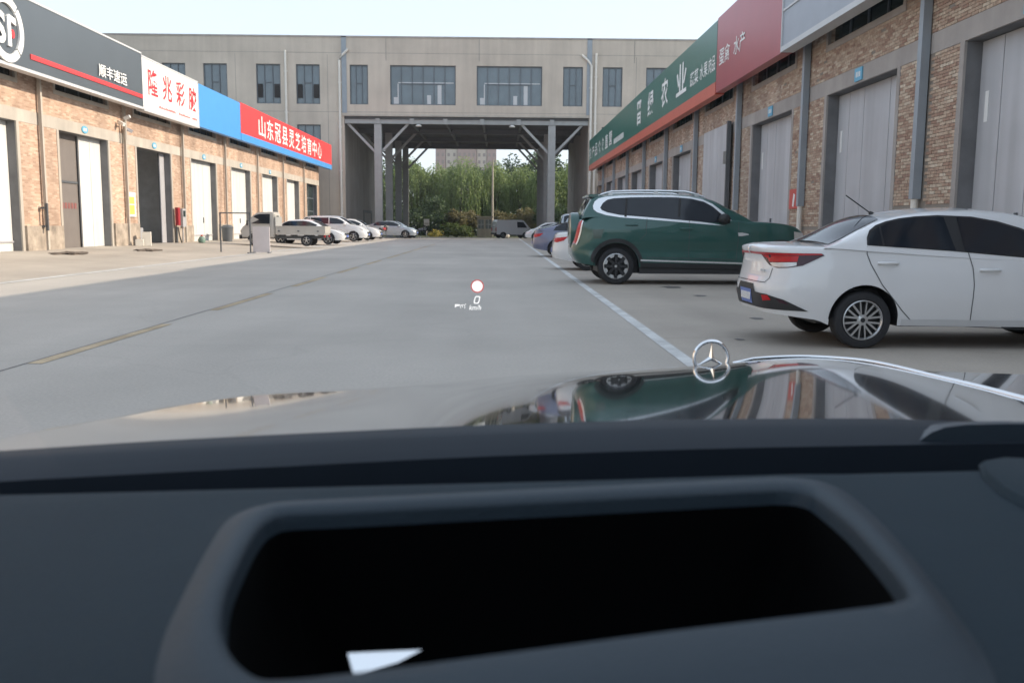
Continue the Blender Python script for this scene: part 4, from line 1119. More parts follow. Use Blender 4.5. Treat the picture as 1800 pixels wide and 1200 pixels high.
    MB().lathe_y([(0, 0), (.05, 0), (.055, .01)], 16).build('badge', 'chrome', root, 40).location = (-2.19, 0, 1.03)
    bd = root.children[-1]; bd.rotation_euler = (0, 0, R(90)); bd.scale = (1.3, 1, .7)
    d = MB()
    for q in range(3): d.box(-2.21, -2.22, -.42 - q * .05, -.455 - q * .05, .80, .825)
    d.build('model_letters', 'chrome_soft', root); root.children[-1].location.x = .035
    # roof aerial
    a = MB(); p = sh.topp(-.86, 0, 0); a.tube([p, p + Vector((-.02, 0, .03))], .035, 8, True, .012); a.tube([p + Vector((-.02, 0, .02)), p + Vector((-.30, 0, .21))], .007, 6)
    a.build('aerial', 'plastic', root, 50)
    return root
white_saloon()

# ---- green off-roader with rear spare wheel
def green_offroader():
    Yn = 19.95; W = 2.04; cx, cy = 4.215, Yn + W / 2 - .06
    root = thing('parked_car', 'dark green off-road car with silver window surround and rear spare wheel', 'car', (cx, cy, 0), 0, 'cars parked in front of the grey doors')
    U = lambda px, py, Y=Yn: (sv(px, py, Y)[0] - cx, sv(px, py, Y)[1])
    sh = Shell(5.25, W, 6.0, [(-2.625, .46), (-2.32, .42), (-2.17, .40), (1.0, .36), (2.6, .45)],
               [(-2.625, 1.40), (-2.22, 1.47), (-1.2, 1.475), (.3, 1.44), (.9, 1.41), (1.7, 1.37), (2.2, 1.31), (2.5, 1.18), (2.625, 1.0)],
               [-1.675, 1.92], .40, .50, k=[(.3, .955), (.55, .985), (.75, .972), (.92, .995), (1.15, 1.0), (1.3, .985), (1.5, .955)],
               rear=[(.35, .20), (.5, .08), (.68, 0), (.80, .0), (.95, .05), (1.3, .13), (1.5, .21)], front=[(.4, .1), (.7, 0), (1.2, .08)], crown=.03,
               cab=[(-2.42, 1.40), (-2.38, 1.60), (-2.30, 1.78), (-2.21, 1.91), (-2.08, 1.955), (-1.7, 1.98), (-1.0, 2.0), (-.2, 1.99), (.18, 1.955), (.48, 1.86), (.78, 1.71), (1.08, 1.54), (1.28, 1.39)], kb=.955, tum=.20)
    sh.body(16).build('body', 'p_green', root, 30)
    sh.cabin().build('roof', 'p_green', root, 32)
    under(root, sh, .96)
    wheels(root, sh, 0, 'suv', .26, .70)
    outer = [(1043, 362), (1046, 354), (1053, 348.5), (1066, 345.5), (1090, 343.8), (1130, 343), (1180, 343.3), (1212, 345.5), (1235, 350), (1253, 358), (1272, 373), (1288, 390), (1294, 397.5), (1288, 398), (1240, 394.3), (1150, 386.5), (1090, 382), (1065, 378), (1050, 373), (1044, 368)]
    inner = [(1055.5, 365), (1060, 357), (1068, 351), (1080, 348.3), (1110, 346.8), (1150, 346.3), (1190, 346.8), (1216, 349.2), (1238, 354.6), (1253, 363), (1270, 378), (1284, 393), (1240, 390.6), (1150, 382.6), (1090, 377.8), (1068, 373.3), (1058, 369)]
    op, ip = [U(*p) for p in outer], [U(*p) for p in inner]
    S = sh.s_of_u
    for side in (-1, 1):
        panel('window_surround', op, lambda u, z: sh.winp(u, z, .006, side), 'chrome_soft', root, 2)
        panel('side_window', ip, lambda u, z: sh.winp(u, z, .014, side), 'glass_car', root, 2)
        for px in (1102, 1196):
            u = U(px, 365)[0]
            strip_panel('window_pillar', [(u - .03, U(px, 381)[1]), (u, U(px, 349)[1])], .05, lambda a, b_: sh.winp(a, b_, .017, side), 'plastic', root)
        fn = lambda s_, z: sh.pt(s_, z, .006, side); fn3 = lambda s_, z: sh.pt(s_, z, .004, side)
        for px, py in ((1110, 395.5), (1206, 402)):
            u, z = U(px, py); handle(root, sh, u, z, 'p_green', side, .27)
        strip_panel('sill_trim', [(S(-1.14), .535), (S(1.18), .48)], .035, fn, 'chrome_soft', root)
        strip_panel('side_step', [(S(-1.14), .43), (S(1.18), .40)], .10, fn, 'plastic', root)
        for w in sh.wheels:
            strip_panel('arch_trim', [(S(w + .55 * math.cos(a)), .41 + .55 * math.sin(a)) for a in [math.pi * i / 24 for i in range(1, 24)]], .085, fn, 'plastic', root)
        for pts in ([(-1.02, 1.44), (-1.04, 1.1), (-1.17, .98)], [(-1.02, .60), (.95, .56), (.98, 1.0), (.98, 1.38)], [(-.1, 1.43), (-.09, .58)]):
            strip_panel('door_gap', [(S(a), b_) for a, b_ in pts], .011, fn3, 'seam', root)
        panel('fuel_flap', [(S(-2.24), 1.20), (S(-1.96), 1.20), (S(-2.02), 1.0), (S(-2.2), 1.0)], fn3, mat('green_flap_gap', (.010, .045, .037), .3, coat=1, var=.02), root, 1)
        vent = [U(*p) for p in [(1296, 409), (1297, 415), (1303, 415), (1315, 413), (1314, 411), (1303, 409)]]
        panel('fender_vent', [(S(a), b_) for a, b_ in vent], fn, 'chrome_soft', root, 1)
        c = S(-2.555)
        tl = panel('tail_lamp', [(c - .16, 1.36), (c + .0, 1.40), (c + .02, .92), (c - .02, .87), (c - .18, .93)], fn, 'lamp_red', root, 3)
        strip_panel('lamp_edge', [(c + .025, 1.42), (c + .045, 1.15), (c + .02, .86)], .05, lambda a, b_: sh.pt(a, b_, .010, side), 'chrome_soft', tl)
        mirror(root, sh, U(1272, 390)[0] + .0, 1.44, 'plastic', side, 1.25)
        # roof rail
        rl = MB(); P = []
        for i in range(17):
            u = -2.07 + 2.35 * i / 16; h = .065 * min(1, i / 2, (16 - i) / 3)
            P.append((u, side * .72, sh.topp(u, .72, 0).z + .012 + h))
        rl.tube(P, .024, 8)
        for u in (-1.8, -.8, .1): rl.bar((u, side * .72, sh.topp(u, .72, 0).z), (u, side * .72, sh.topp(u, .72, 0).z + .07), .09, .04)
        rl.build('roof_rail', 'chrome_soft', root, 45)
        panel('headlamp', [(S(2.5), 1.15), (S(2.25), 1.18), (S(2.25), .98), (S(2.55), .95)], fn, 'lamp_clear', root, 2)
    screen(sh, root, 'windscreen', 1.22, .44, .80, .66)
    screen(sh, root, 'rear_window', -2.395, -2.24, .72, .60)
    sp = MB(); prof = [(-2.0, 1.93), (-2.02, 1.968), (-2.24, 1.962), (-2.29, 1.93), (-2.27, 1.905), (-2.10, 1.89)]
    sp.prism([(a, z) for a, z in prof], 1, -.74, .74).build('spoiler', 'p_green', root)
    # spare wheel in its cover
    s = MB(); s.lathe_y([(0, .0), (.30, -.005), (.385, .02), (.41, .06), (.41, .20), (.36, .24), (0, .24)], 40)
    o = s.build('spare_wheel_cover', 'p_green', root, 35); o.rotation_euler = (0, 0, R(-90)); o.location = (-2.645, 0.0, 1.16)
    o.rotation_euler = (0, 0, R(-90))
    
    return root
green_offroader()

# ---- the other cars, each with its own body, all with the same kinds of parts
def small_car(label, loc, rotz, m, L=4.6, W=1.82, H=1.48, kind='saloon', group='cars parked in front of the grey doors', roof_m=None, rails=False, wheel_r=.33):
    root = thing('parked_car', label, 'car', loc, rotz, group)
    h = L / 2
    wr, wf = -h + .98, h - .92
    b = H * .66
    if kind == 'saloon':
        zt = [(-h, b), (-h + .1, b + .06), (-h + .7, b + .08), (-.3, b + .02), (h - 1.4, b - .03), (h - .5, b - .14), (h, b - .34)]
        cab = [(-h + .55, b + .07), (-h + .9, b + .2), (-h + 1.35, H - .09), (-h + 1.75, H - .01), (-.1, H), (.35, H - .05), (.75, H - .2), (1.25, b - .02)]
        scr = ((-h + .62, -h + 1.25), (1.17, .45))
    elif kind == 'fastback':
        zt = [(-h, b + .02), (-h + .1, b + .10), (-h + .6, b + .08), (-.3, b + .02), (h - 1.4, b - .03), (h - .5, b - .14), (h, b - .34)]
        cab = [(-h + .2, b + .10), (-h + .7, b + .24), (-h + 1.35, H - .1), (-h + 1.9, H - .01), (-.1, H), (.35, H - .05), (.75, H - .2), (1.25, b - .02)]
        scr = ((-h + .28, -h + 1.2), (1.17, .45))
    else:
        zt = [(-h, b), (-h + .1, b + .03), (-.3, b), (h - 1.4, b - .02), (h - .5, b - .10), (h, b - .34)]
        cab = [(-h + .07, b + .02), (-h + .13, b + .2), (-h + .28, H - .08), (-h + .5, H - .02), (-.4, H), (.2, H - .03), (.6, H - .16), (1.3, b - .02)]
        scr = ((-h + .10, -h + .26), (1.2, .4))
    sh = Shell(L, W, 4.4, [(-h, .34), (-h + .5, .26), (h - .3, .25), (h, .26)], zt, [wr, wf], wheel_r, wheel_r + .06, rear=[(.25, .08), (.5, 0), (.7, .02), (b, .09)], front=[(.2, .06), (.5, 0), (.8, .12)], cab=cab, kb=.945, tum=.34)
    sh.body(10).build('body', m, root, 32); sh.cabin().build('roof', roof_m or m, root, 32); under(root, sh); wheels(root, sh, 0, 'plain', .2, .66)
    S = sh.s_of_u
    ua = cab[1][0] + .12
    top = H - .10; zb_ = b + .075
    pl = [(ua, zb_), (ua + .12, (zb_ + top) / 2), (ua + .45, top - .02), (-.1, top), (.32, top - .05), (.72, top - .2), (1.05, zb_ - .04)]
    if kind == 'wagon': pl = [(ua + .02, zb_), (ua + .06, top - .05), (ua + .2, top - .01), (-.2, top), (.25, top - .05), (.6, top - .17), (1.0, zb_ - .03)]
    for side in (-1, 1):
        panel('side_window', pl, lambda u, z: sh.winp(u, z, .007, side), 'glass_car', root, 2)
        for u in (-.25, ua + .55): strip_panel('window_pillar', [(u, zb_), (u - .02, top - .01)], .06, lambda a, c: sh.winp(a, c, .011, side), 'plastic' if kind != 'wagon' else m, root)
        fn = lambda s_, z: sh.pt(s_, z, .006, side)
        c = S(-h + .12)
        panel('tail_lamp', [(c - .34, b - .08), (c + .0, b - .06), (c + .32, b - .03), (c + .18, b - .15), (c - .05, b - .2), (c - .3, b - .18)], fn, 'lamp_red', root, 2)
        f = S(h - .12)
        panel('headlamp', [(f + .22, b - .36), (f + .0, b - .33), (f - .42, b - .22), (f - .3, b - .33), (f, b - .43), (f + .2, b - .43)], fn, 'lamp_clear', root, 2)
        panel('air_intake', [(f + .75, .30), (f + .75, .48), (f + .45, .48), (f + .30, .40), (f + .2, .30)], fn, 'plastic', root, 2)
        strip_panel('door_gap', [(S(-.25), b), (S(-.25), .36)], .01, lambda a, c: sh.pt(a, c, .004, side), 'seam', root)
        for u in (-.55, .45): handle(root, sh, u, b - .1, m, side)
        mirror(root, sh, .85, b + .05, m, side)
        if rails:
            rl = MB().tube([(u, side * .6, sh.topp(u, .6, 0).z + (.05 if 0 < i < 8 else 0)) for i, u in enumerate([-h + .5 + (h + .1) * q / 8 for q in range(9)])], .02, 8).build('roof_rail', 'chrome_soft', root, 45)
    screen(sh, root, 'rear_window', scr[0][0], scr[0][1], W * .37, W * .30); screen(sh, root, 'windscreen', scr[1][0], scr[1][1], W * .37, W * .31)
    pp = panel('number_plate', [(-.22, .50), (.22, .50), (.22, .63), (-.22, .63)], lambda s_, z: Vector((-h + sh.shift(-h, z) - .012, s_, z)), 'plate_blue', root, 1)
    panel('number_plate', [(-.22, .42), (.22, .42), (.22, .55), (-.22, .55)], lambda s_, z: Vector((h + sh.shift(h, z) + .012, s_, z)), 'plate_blue', root, 1)
    panel('grille', [(-.4, .52), (.4, .52), (.46, .66), (-.46, .66)], lambda s_, z: Vector((h + sh.shift(h, z) * 1.0 - .03 * abs(s_) + .012, s_, z)), 'plastic', root, 1)
    return root
small_car('white saloon with red tail lamps half hidden behind the green off-road car', (1.52 + 2.3, 26.9, 0), 0, 'p_white', 4.6, 1.8, 1.5)
small_car('lilac fastback car beyond the white saloon tail and green off-road car', (1.32 + 2.4, 37.7, 0), 0, 'p_purple', 4.8, 1.9, 1.5, 'fastback')
small_car('tall silver estate car whose roof shows over the lilac fastback', (2.75 + 2.3, 44.5, 0), 0, 'p_silver', 4.6, 1.86, 1.86, 'wagon', rails=True)
small_car('silver hatchback whose roof shows just past the lilac fastback', (2.1 + 2.2, 51.5, 0), 0, 'p_silver', 4.4, 1.8, 1.6, 'fastback')
small_car('small white hatchback beside the white van, past the lilac car', (2.0 + 2.1, 76, 0), R(180), 'p_white', 4.1, 1.78, 1.52, 'wagon')
GL = 'cars parked in front of the white doors'
small_car('white saloon parked directly behind the pale pickup truck', (-11.35, 54.4, .06), R(-6), 'p_white', 4.75, 1.82, 1.46, 'saloon', GL)
small_car('cream white people carrier with roof rails parked past the white saloon', (-11.55, 64.6, .05), R(-4), 'p_white', 4.75, 1.84, 1.74, 'wagon', GL, rails=True)
small_car('white hatchback nose showing beyond the people carrier', (-11.2, 69.6, .05), R(-4), 'p_white', 4.5, 1.8, 1.6, 'fastback', GL)
small_car('pale silver blue car standing behind the sunlit steel column', (-9.75, 83.0, .02), R(-8), 'p_silver', 4.7, 1.86, 1.56, 'fastback', GL)

# ---- pickup truck (cab faces the doors)
def pickup():
    root = thing('pickup_truck', 'pale worn mini pickup truck with drop sides facing the white doors', 'truck', (-11.25, 48.2, .10), R(180), GL)
    W = 1.52
    for s in (-1, 1):
        wheel(root, 1.40, s * (W / 2 - .08), .29, s, 'plain', .17, .62); wheel(root, -1.25, s * (W / 2 - .08), .29, s, 'plain', .17, .62)
    cab_prof = [(2.10, .42), (2.14, .62), (2.08, .92), (1.86, 1.10), (1.42, 1.62), (1.25, 1.72), (.50, 1.75), (.40, 1.68), (.38, .42)]
    b = MB(); rows = [(-W / 2 + .0, 1.0), (W / 2, 1.0)]
    n = len(cab_prof)
    vs = []
    for yy, kx in ((-W / 2, 1), (W / 2, 1)):
        for x, z in cab_prof:
            ins = max(0, (z - 1.0)) * .16; vs.append((x, yy + (ins if yy < 0 else -ins), z))
    fs = [tuple(range(n)), tuple(range(n, 2 * n))[::-1]] + [(i, n + i, n + (i + 1) % n, (i + 1) % n) for i in range(n)]
    me = MB().add(vs, fs).mesh('cab'); bb = bmesh.new(); bb.from_mesh(me); bmesh.ops.bevel(bb, geom=bb.edges, offset=.05, segments=2, affect='EDGES'); bb.to_mesh(me); bb.free()
    c = link('cab', me, root, 'p_truck', 40)
    def sidew(poly, off):
        for s in (-1, 1):
            pts = [(x, s * (W / 2 - max(0, z - 1.0) * .16 + off), z) for x, z in poly]; MB().add(pts, [tuple(range(len(pts)))]).build('side_window', 'glass_car', c)
    sidew([(.62, 1.14), (1.72, 1.14), (1.40, 1.55), (1.2, 1.62), (.62, 1.64)], .004)
    MB().add([(1.86 + .015, -.6, 1.14), (1.86 + .015, .6, 1.14), (1.45 + .02, .55, 1.6), (1.45 + .02, -.55, 1.6)], [(0, 1, 2, 3)]).build('windscreen', 'glass_car', c)
    MB().add([(.372, -.3, 1.2), (.372, .3, 1.2), (.378, .28, 1.55), (.378, -.28, 1.55)], [(0, 1, 2, 3)]).build('rear_window', 'glass_car', c)
    d = MB()
    for s in (-1, 1):
        d.box(.60, .612, s * (W / 2 + .002), s * (W / 2 + .006), .5, 1.12); d.box(1.62, 1.632, s * (W / 2 + .002), s * (W / 2 + .006), .72, 1.1); d.box(.62, 1.62, s * (W / 2 + .002), s * (W / 2 + .006), .71, .725)
    d.build('door_gap', 'seam', c)
    for s in (-1, 1):
        MB().bar((1.75, s * W / 2, 1.05), (1.78, s * (W / 2 + .16), 1.15), .03, .03).box(1.70, 1.76, s * (W / 2 + .08), s * (W / 2 + .22), 1.05, 1.3).build('wing_mirror', 'plastic', root)
        arch = [(1.40 + .37 * math.cos(math.pi * i / 12), .30 + .37 * math.sin(math.pi * i / 12)) for i in range(13)]
        MB().prism(arch, 1, s * (W / 2 + .002), s * (W / 2 - .2)).build('wheel_arch', 'plastic', root)
        MB().box(2.06, 2.15, s * .45, s * .68, .66, .82).build('headlamp', 'lamp_clear', root)
    MB().box(2.05, 2.20, -W / 2, W / 2, .36, .56).build('front_bumper', 'plastic', root)
    f = MB()
    for s in (-1, 1): f.box(-2.1, 1.0, s * .32, s * .42, .38, .52)
    for x in (-1.9, -1.2, -.5, .2): f.box(x, x + .08, -W / 2 + .1, W / 2 - .1, .50, .58)
    f.build('chassis', 'steel_dark', root)
    MB().box(-2.18, .32, -W / 2, W / 2, .58, .66).build('load_bed', 'p_truck', root)
    for s in (-1, 1):
        w = MB(); w.box(-2.18, .32, s * (W / 2), s * (W / 2 - .035), .663, 1.02)
        for i in range(6): xx = -2.1 + i * .46; w.box(xx, xx + .05, s * (W / 2 + .001), s * (W / 2 + .018), .665, 1.01)
        w.box(-2.18, .32, s * (W / 2 + .001), s * (W / 2 + .022), .98, 1.03)
        dd = w.build('drop_side', 'p_truck', root)
        for xx in (-1.9, -.9, .1): MB().box(xx, xx + .1, s * (W / 2 + .023), s * (W / 2 + .04), .74, .80).build('latch', 'steel_dark', dd)
    MB().box(-2.22, -2.185, -W / 2, W / 2, .66, 1.02).build('tail_gate', 'p_truck', root)
    MB().box(.33, .36, -W / 2 + .05, W / 2 - .05, .663, 1.5).build('headboard', 'steel', root)
    for s in (-1, 1): MB().box(-2.2, -2.14, s * .5, s * .7, .46, .56).build('tail_lamp', 'lamp_red', root)
    return root
pickup()

# ---- white panel van in the far road, seen from its rear quarter
def van():
    root = thing('panel_van', 'small white panel van parked by the guard booth', 'van', (1.25, 98.6, ground_z(0, 98.6)), R(20), None)
    W, h = 1.6, 1.95
    prof = [(-2.0, .4), (-2.02, 1.0), (-1.92, 1.86), (-1.8, 1.93), (.9, 1.95), (1.15, 1.86), (1.75, 1.12), (2.0, .98), (2.05, .5), (2.0, .35)]
    n = len(prof); vs = []
    for s in (-1, 1):
        for x, z in prof: vs.append((x, s * (W / 2 - max(0, z - 1.0) * .13), z))
    me = MB().add(vs, [tuple(range(n)), tuple(range(n, 2 * n))[::-1]] + [(i, n + i, n + (i + 1) % n, (i + 1) % n) for i in range(n)]).mesh('body')
    bb = bmesh.new(); bb.from_mesh(me); bmesh.ops.bevel(bb, geom=bb.edges, offset=.06, segments=2); bb.to_mesh(me); bb.free()
    c = link('body', me, root, 'p_white', 40)
    for s in (-1, 1):
        y = lambda z: s * (W / 2 - max(0, z - 1.0) * .13 + .005)
        MB().add([(x, y(z), z) for x, z in [(.35, 1.12), (1.5, 1.12), (1.08, 1.7), (.35, 1.75)]], [(0, 1, 2, 3)]).build('side_window', 'glass_car', c)
        for x in (-1.25, 1.3):
            MB().prism([(x + .37 * math.cos(math.pi * i / 12), .30 + .37 * math.sin(math.pi * i / 12)) for i in range(13)], 1, s * (W / 2 + .002), s * (W / 2 - .2)).build('wheel_arch', 'plastic', root)
            wheel(root, x, s * (W / 2 - .08), .3, s, 'plain', .17, .62)
        MB().box(-2.05, -2.0, s * .62, s * .76, .75, 1.15).build('tail_lamp', 'lamp_red', root)
    MB().add([(-2.02 + (z - 1) * .11, yy, z) for yy, z in [(-.6, 1.12), (.6, 1.12), (.55, 1.68), (-.55, 1.68)]], [(0, 1, 2, 3)]).build('rear_window', 'glass_car', c)
    MB().add([(1.75 - (z - 1.12) * .81 + .03, yy, z) for yy, z in [(-.65, 1.16), (.65, 1.16), (.58, 1.78), (-.58, 1.78)]], [(0, 1, 2, 3)]).build('windscreen', 'glass_car', c)
    MB().box(-2.1, -2.0, -W / 2 + .02, W / 2 - .02, .38, .58).build('rear_bumper', 'plastic', root); MB().box(2.0, 2.1, -W / 2 + .02, W / 2 - .02, .38, .58).build('front_bumper', 'plastic', root)
    MB().box(-2.03, -2.022, -.006, .006, .6, 1.1).build('door_gap', 'seam', root)
    return root
van()

# ------------------------------------------------------------------ beyond the passage
GZ = -.30
t_ = thing('guard_booth', 'small grey guard booth with dark windows at the end of the road', 'booth', (-1.95, 118, GZ))
b = MB(); w, d, h = .98, .9, 2.65
b.box(-w, w, -d, d, 0, 1.05); b.box(-w, -w + .14, -d, d, 1.052, 2.2); b.box(w - .14, w, -d, d, 1.052, 2.2); b.box(-.1, .1, -d, -d + .14, 1.052, 2.2); b.box(-w + .142, w - .142, d - .14, d, 1.052, 2.2); b.box(-w, w, -d, d, 2.202, 2.5)
b.build('wall', 'concrete', t_)
MB().box(-w - .12, w + .12, -d - .12, d + .12, 2.502, 2.62).build('roof', 'concrete_pale', t_)
for a, c in ((-w + .145, -.105), (.105, w - .145)):
    f = MB().box(a, c, -d + .04, -d + .07, 1.055, 2.198).build('window', 'pane_dark', t_); q = MB(); q.box(a, c, -d + .02, -d + .038, 1.58, 1.63); q.box((a + c) / 2 - .02, (a + c) / 2 + .02, -d + .018, -d + .036, 1.06, 2.19); q.build('frame', 'trim_pale', f)
t_ = thing('utility_pole', 'tall pale concrete pole standing behind the guard booth', 'pole', (-1.0, 120.5, GZ))
MB().tube([(0, 0, 0), (0, 0, 9.9)], .16, 10, True, .10).build('pole', 'concrete_pale', t_, 40); MB().box(-.5, .5, -.05, .05, 9.2, 9.3).build('cross_arm', 'steel', t_)
for q, (x, yy, lab, s) in enumerate(((1.55, 111, 'pale sack on the ground between the booth and the van', .5), (2.0, 110.6, 'smaller pale sack beside the van rear', .4))):
    b = bmesh.new(); bmesh.ops.create_icosphere(b, subdivisions=3, radius=s)
    for v in b.verts: v.co.z *= .7; v.co *= 1 + .12 * math.sin(v.co.x * 9 + q) * math.cos(v.co.y * 8)
    me = bpy.data.meshes.new('sack'); b.to_mesh(me); b.free(); o = link('sack', me, None, 'block', 60); o.location = (x - 1.2, yy, ground_z(0, yy) + s * .6); prop(o, lab, 'sack', 'sacks by the booth')
t_ = thing('traffic_sign', 'small grey sign on a short post before the dark shrubs', 'sign', (-9.0, 112.5, GZ))
MB().box(-.32, .32, -.02, .02, 1.4, 2.2).build('plate', 'trim_pale', t_); MB().tube([(0, .03, 0), (0, .03, 2.2)], .05, 8).build('post', 'steel', t_); MB().box(-.25, .25, -.03, -.021, 1.5, 1.75).build('print', 'steel', t_)
def motorbike(x, y, rot, label, m):
    t_ = thing('motorbike', label, 'motorbike', (x, y, ground_z(x, y)), rot, 'motorbikes by the last column')
    for u in (-.62, .62):
        w = MB().lathe_y([(.2, -.04), (.29, -.045), (.31, 0), (.29, .045), (.2, .04)], 20).build('wheel', 'rubber', t_, 40); w.location = (u, 0, .31)
        r_ = MB()
        for k in range(6): a = k * math.pi / 3; r_.bar((0, 0, 0), (.21 * math.cos(a), 0, .21 * math.sin(a)), .02, .02)
        r_.build('rim', 'alloy', w)
    f = MB().tube([(.62, 0, .31), (.42, 0, 1.0)], .03, 8).tube([(.45, 0, .9), (.1, 0, .62), (-.2, 0, .5), (-.62, 0, .31)], .05, 8); f.build('frame', 'steel_dark', t_, 40)
    MB().tube([(.36, 0, .86), (.05, 0, .84), (-.1, 0, .80)], .13, 10, True, .09).build('tank', m, t_, 50); MB().tube([(-.1, 0, .80), (-.4, 0, .80), (-.75, 0, .88)], .09, 10).build('seat', 'plastic', t_, 50)
    MB().bar((.40, -.36, 1.08), (.40, .36, 1.08), .035, .035).build('handlebar', 'chrome', t_); MB().lathe_y([(0, -.08), (.09, -.06), (.09, .06), (0, .08)], 12).build('headlamp', 'lamp_clear', t_, 50); t_.children[-1].location = (.52, 0, .92)
motorbike(-8.9, 89.0, .3, 'dark motorbike parked against the column foot', 'plastic')
motorbike(-8.0, 91.5, -.25, 'second motorbike with pale panel, next to the dark motorbike', 'meter')
motorbike(-9.95, 78.3, 1.3, 'red scooter beside the white hatchback nose', 'fire_red')
for c in list(bpy.data.objects):
    if c.name == 'tank.002' or c.name == 'tank.001': pass

class Leaves:
    def __init__(s): s.v = []; s.f = []; s.t = []
    def leaf(s, p, d, w, tone):
        p = Vector(p); d = Vector(d); q = d.cross(Vector((random.uniform(-1, 1), random.uniform(-1, 1), random.uniform(-.4, .4))))
        if q.length < 1e-5: q = Vector((1, 0, 0))
        q = q.normalized() * w / 2; k = len(s.v)
        s.v += [tuple(p), tuple(p + d * .45 + q), tuple(p + d), tuple(p + d * .45 - q)]; s.f.append((k, k + 1, k + 2, k + 3)); s.t += [max(0, min(1, tone))] * 4
    def build(s, name, m, parent):
        mb = MB(); mb.v, mb.f, mb.t = s.v, s.f, s.t; return mb.build(name, m, parent)
def trunk(parent, h, r, limbs, spread):
    b = MB(); p = [(0, 0, -.2)]; x = yy = 0
    for i in range(1, 6):
        x += random.uniform(-.15, .15); yy += random.uniform(-.15, .15); p.append((x, yy, h * i / 5))
    b.tube(p, r, 8, True, r * .5); tips = []
    for i in range(limbs):
        a = 2 * math.pi * i / limbs + random.uniform(-.4, .4); q = Vector(p[random.choice((2, 3, 4))]); e = Vector((math.cos(a) * spread, math.sin(a) * spread, h * random.uniform(.9, 1.5)))
        mid = (q + e) / 2 + Vector((0, 0, h * .12)); b.tube([q, mid, e], r * .45, 6, True, r * .12); tips.append(e)
    b.build('trunk', 'bark', parent, 50); return tips
def willow(x, y, h, rad, label, seed, m='willow', dens=1.0):
    random.seed(seed)
    t_ = thing('willow_tree', label, 'tree', (x, y, GZ), 0, 'willows beyond the passage')
    tips = trunk(t_, h * .5, h * .030, 7, rad * .55)
    lv = Leaves(); nst = int(330 * dens)
    clumps = [(random.uniform(0, 2 * math.pi), rad * math.sqrt(random.random()) * .9, random.random()) for _ in range(26)]
    for i in range(nst):
        ca, cr, tone0 = random.choice(clumps); a = ca + random.gauss(0, .22); rr = min(rad, max(.1, cr + random.gauss(0, .45)))
        topz = h * (1 - .42 * (rr / rad) ** 2) - random.uniform(0, .9); ln = random.uniform(.25, .62) * h * (.55 + .45 * rr / rad)
        px, py, pz = math.cos(a) * rr, math.sin(a) * rr, topz; ox, oy = math.cos(a), math.sin(a)
        k = int(ln / .30); tone = .35 * tone0 + .45 * random.random() + .12
        for j in range(k):
            f = j / k; pz -= .30; px += ox * .05 * (1 - f) + random.uniform(-.05, .05); py += oy * .05 * (1 - f) + random.uniform(-.05, .05)
            if pz < .5: break
            for _ in range(2): lv.leaf((px + random.uniform(-.1, .1), py + random.uniform(-.1, .1), pz + random.uniform(0, .2)), (random.uniform(-.14, .14), random.uniform(-.14, .14), -.44), .13, tone + random.uniform(-.12, .12))
    for i in range(int(900 * dens)):
        a = random.uniform(0, 2 * math.pi); rr = rad * math.sqrt(random.random()); z = h * (1 - .42 * (rr / rad) ** 2) - random.uniform(-.3, .8)
        lv.leaf((math.cos(a) * rr, math.sin(a) * rr, z), (random.uniform(-.3, .3), random.uniform(-.3, .3), random.uniform(-.3, .15)), .16, random.uniform(.3, 1))
    lv.build('crown', m, t_); return t_
def bushy(name, x, y, h, rad, label, group, seed, m='dark_leaf', z0=.25, n=2600, ls=.36, cat='tree', gz=GZ):
    random.seed(seed)
    t_ = thing(name, label, cat, (x, y, gz), 0, group)
    trunk(t_, h * .45, max(.03, h * .02), 5, rad * .5)
    lv = Leaves(); cl = []
    for _ in range(int(16 + rad * 4)):
        v = Vector((random.gauss(0, 1), random.gauss(0, 1), random.gauss(0, 1))).normalized(); q = random.uniform(.45, 1)
        cl.append((Vector((v.x * rad * q, v.y * rad * q, h * (z0 + (1 - z0) * (.5 + .5 * v.z * q)))), random.uniform(.22, .42) * rad, random.random()))
    for _ in range(n):
        c, r_, tone = random.choice(cl); v = Vector((random.gauss(0, 1), random.gauss(0, 1), random.gauss(0, 1))).normalized() * r_ * random.uniform(.5, 1.05)
        p = c + v
        if p.z < .02: continue
        lv.leaf(p, Vector((random.gauss(0, 1), random.gauss(0, 1), random.gauss(0, .7))).normalized() * ls, ls * .5, tone * .6 + random.uniform(0, .4))
    lv.build('crown', m, t_); return t_
WL_ = ['round pale willow right behind the left column row', 'tall willow with a dark hollow below, second from the left columns', 'pale drooping willow under the left edge of the brown tower', 'wide willow drooping over the low round shrubs', 'willow directly behind the guard booth and pole', 'willow with long strands behind the panel van', 'willow next to the right column row', 'pale willow seen between the right columns and the inner wall', 'willow at the far end behind the inner wall']
for i, (x, h, rd) in enumerate(((-19.0, 10.6, 3.6), (-13.2, 11.0, 3.8), (-9.2, 10.3, 3.4), (-5.2, 11.0, 3.8), (-.9, 10.6, 3.6), (3.0, 10.1, 3.4), (6.6, 10.4, 3.4), (10.8, 11.0, 3.8), (15.5, 10.6, 3.6))):
    willow(x, 131 + (i % 3) * 1.8, h, rd, WL_[i], 40 + i, 'willow', .95)
BK = 'dark trees behind the willows'
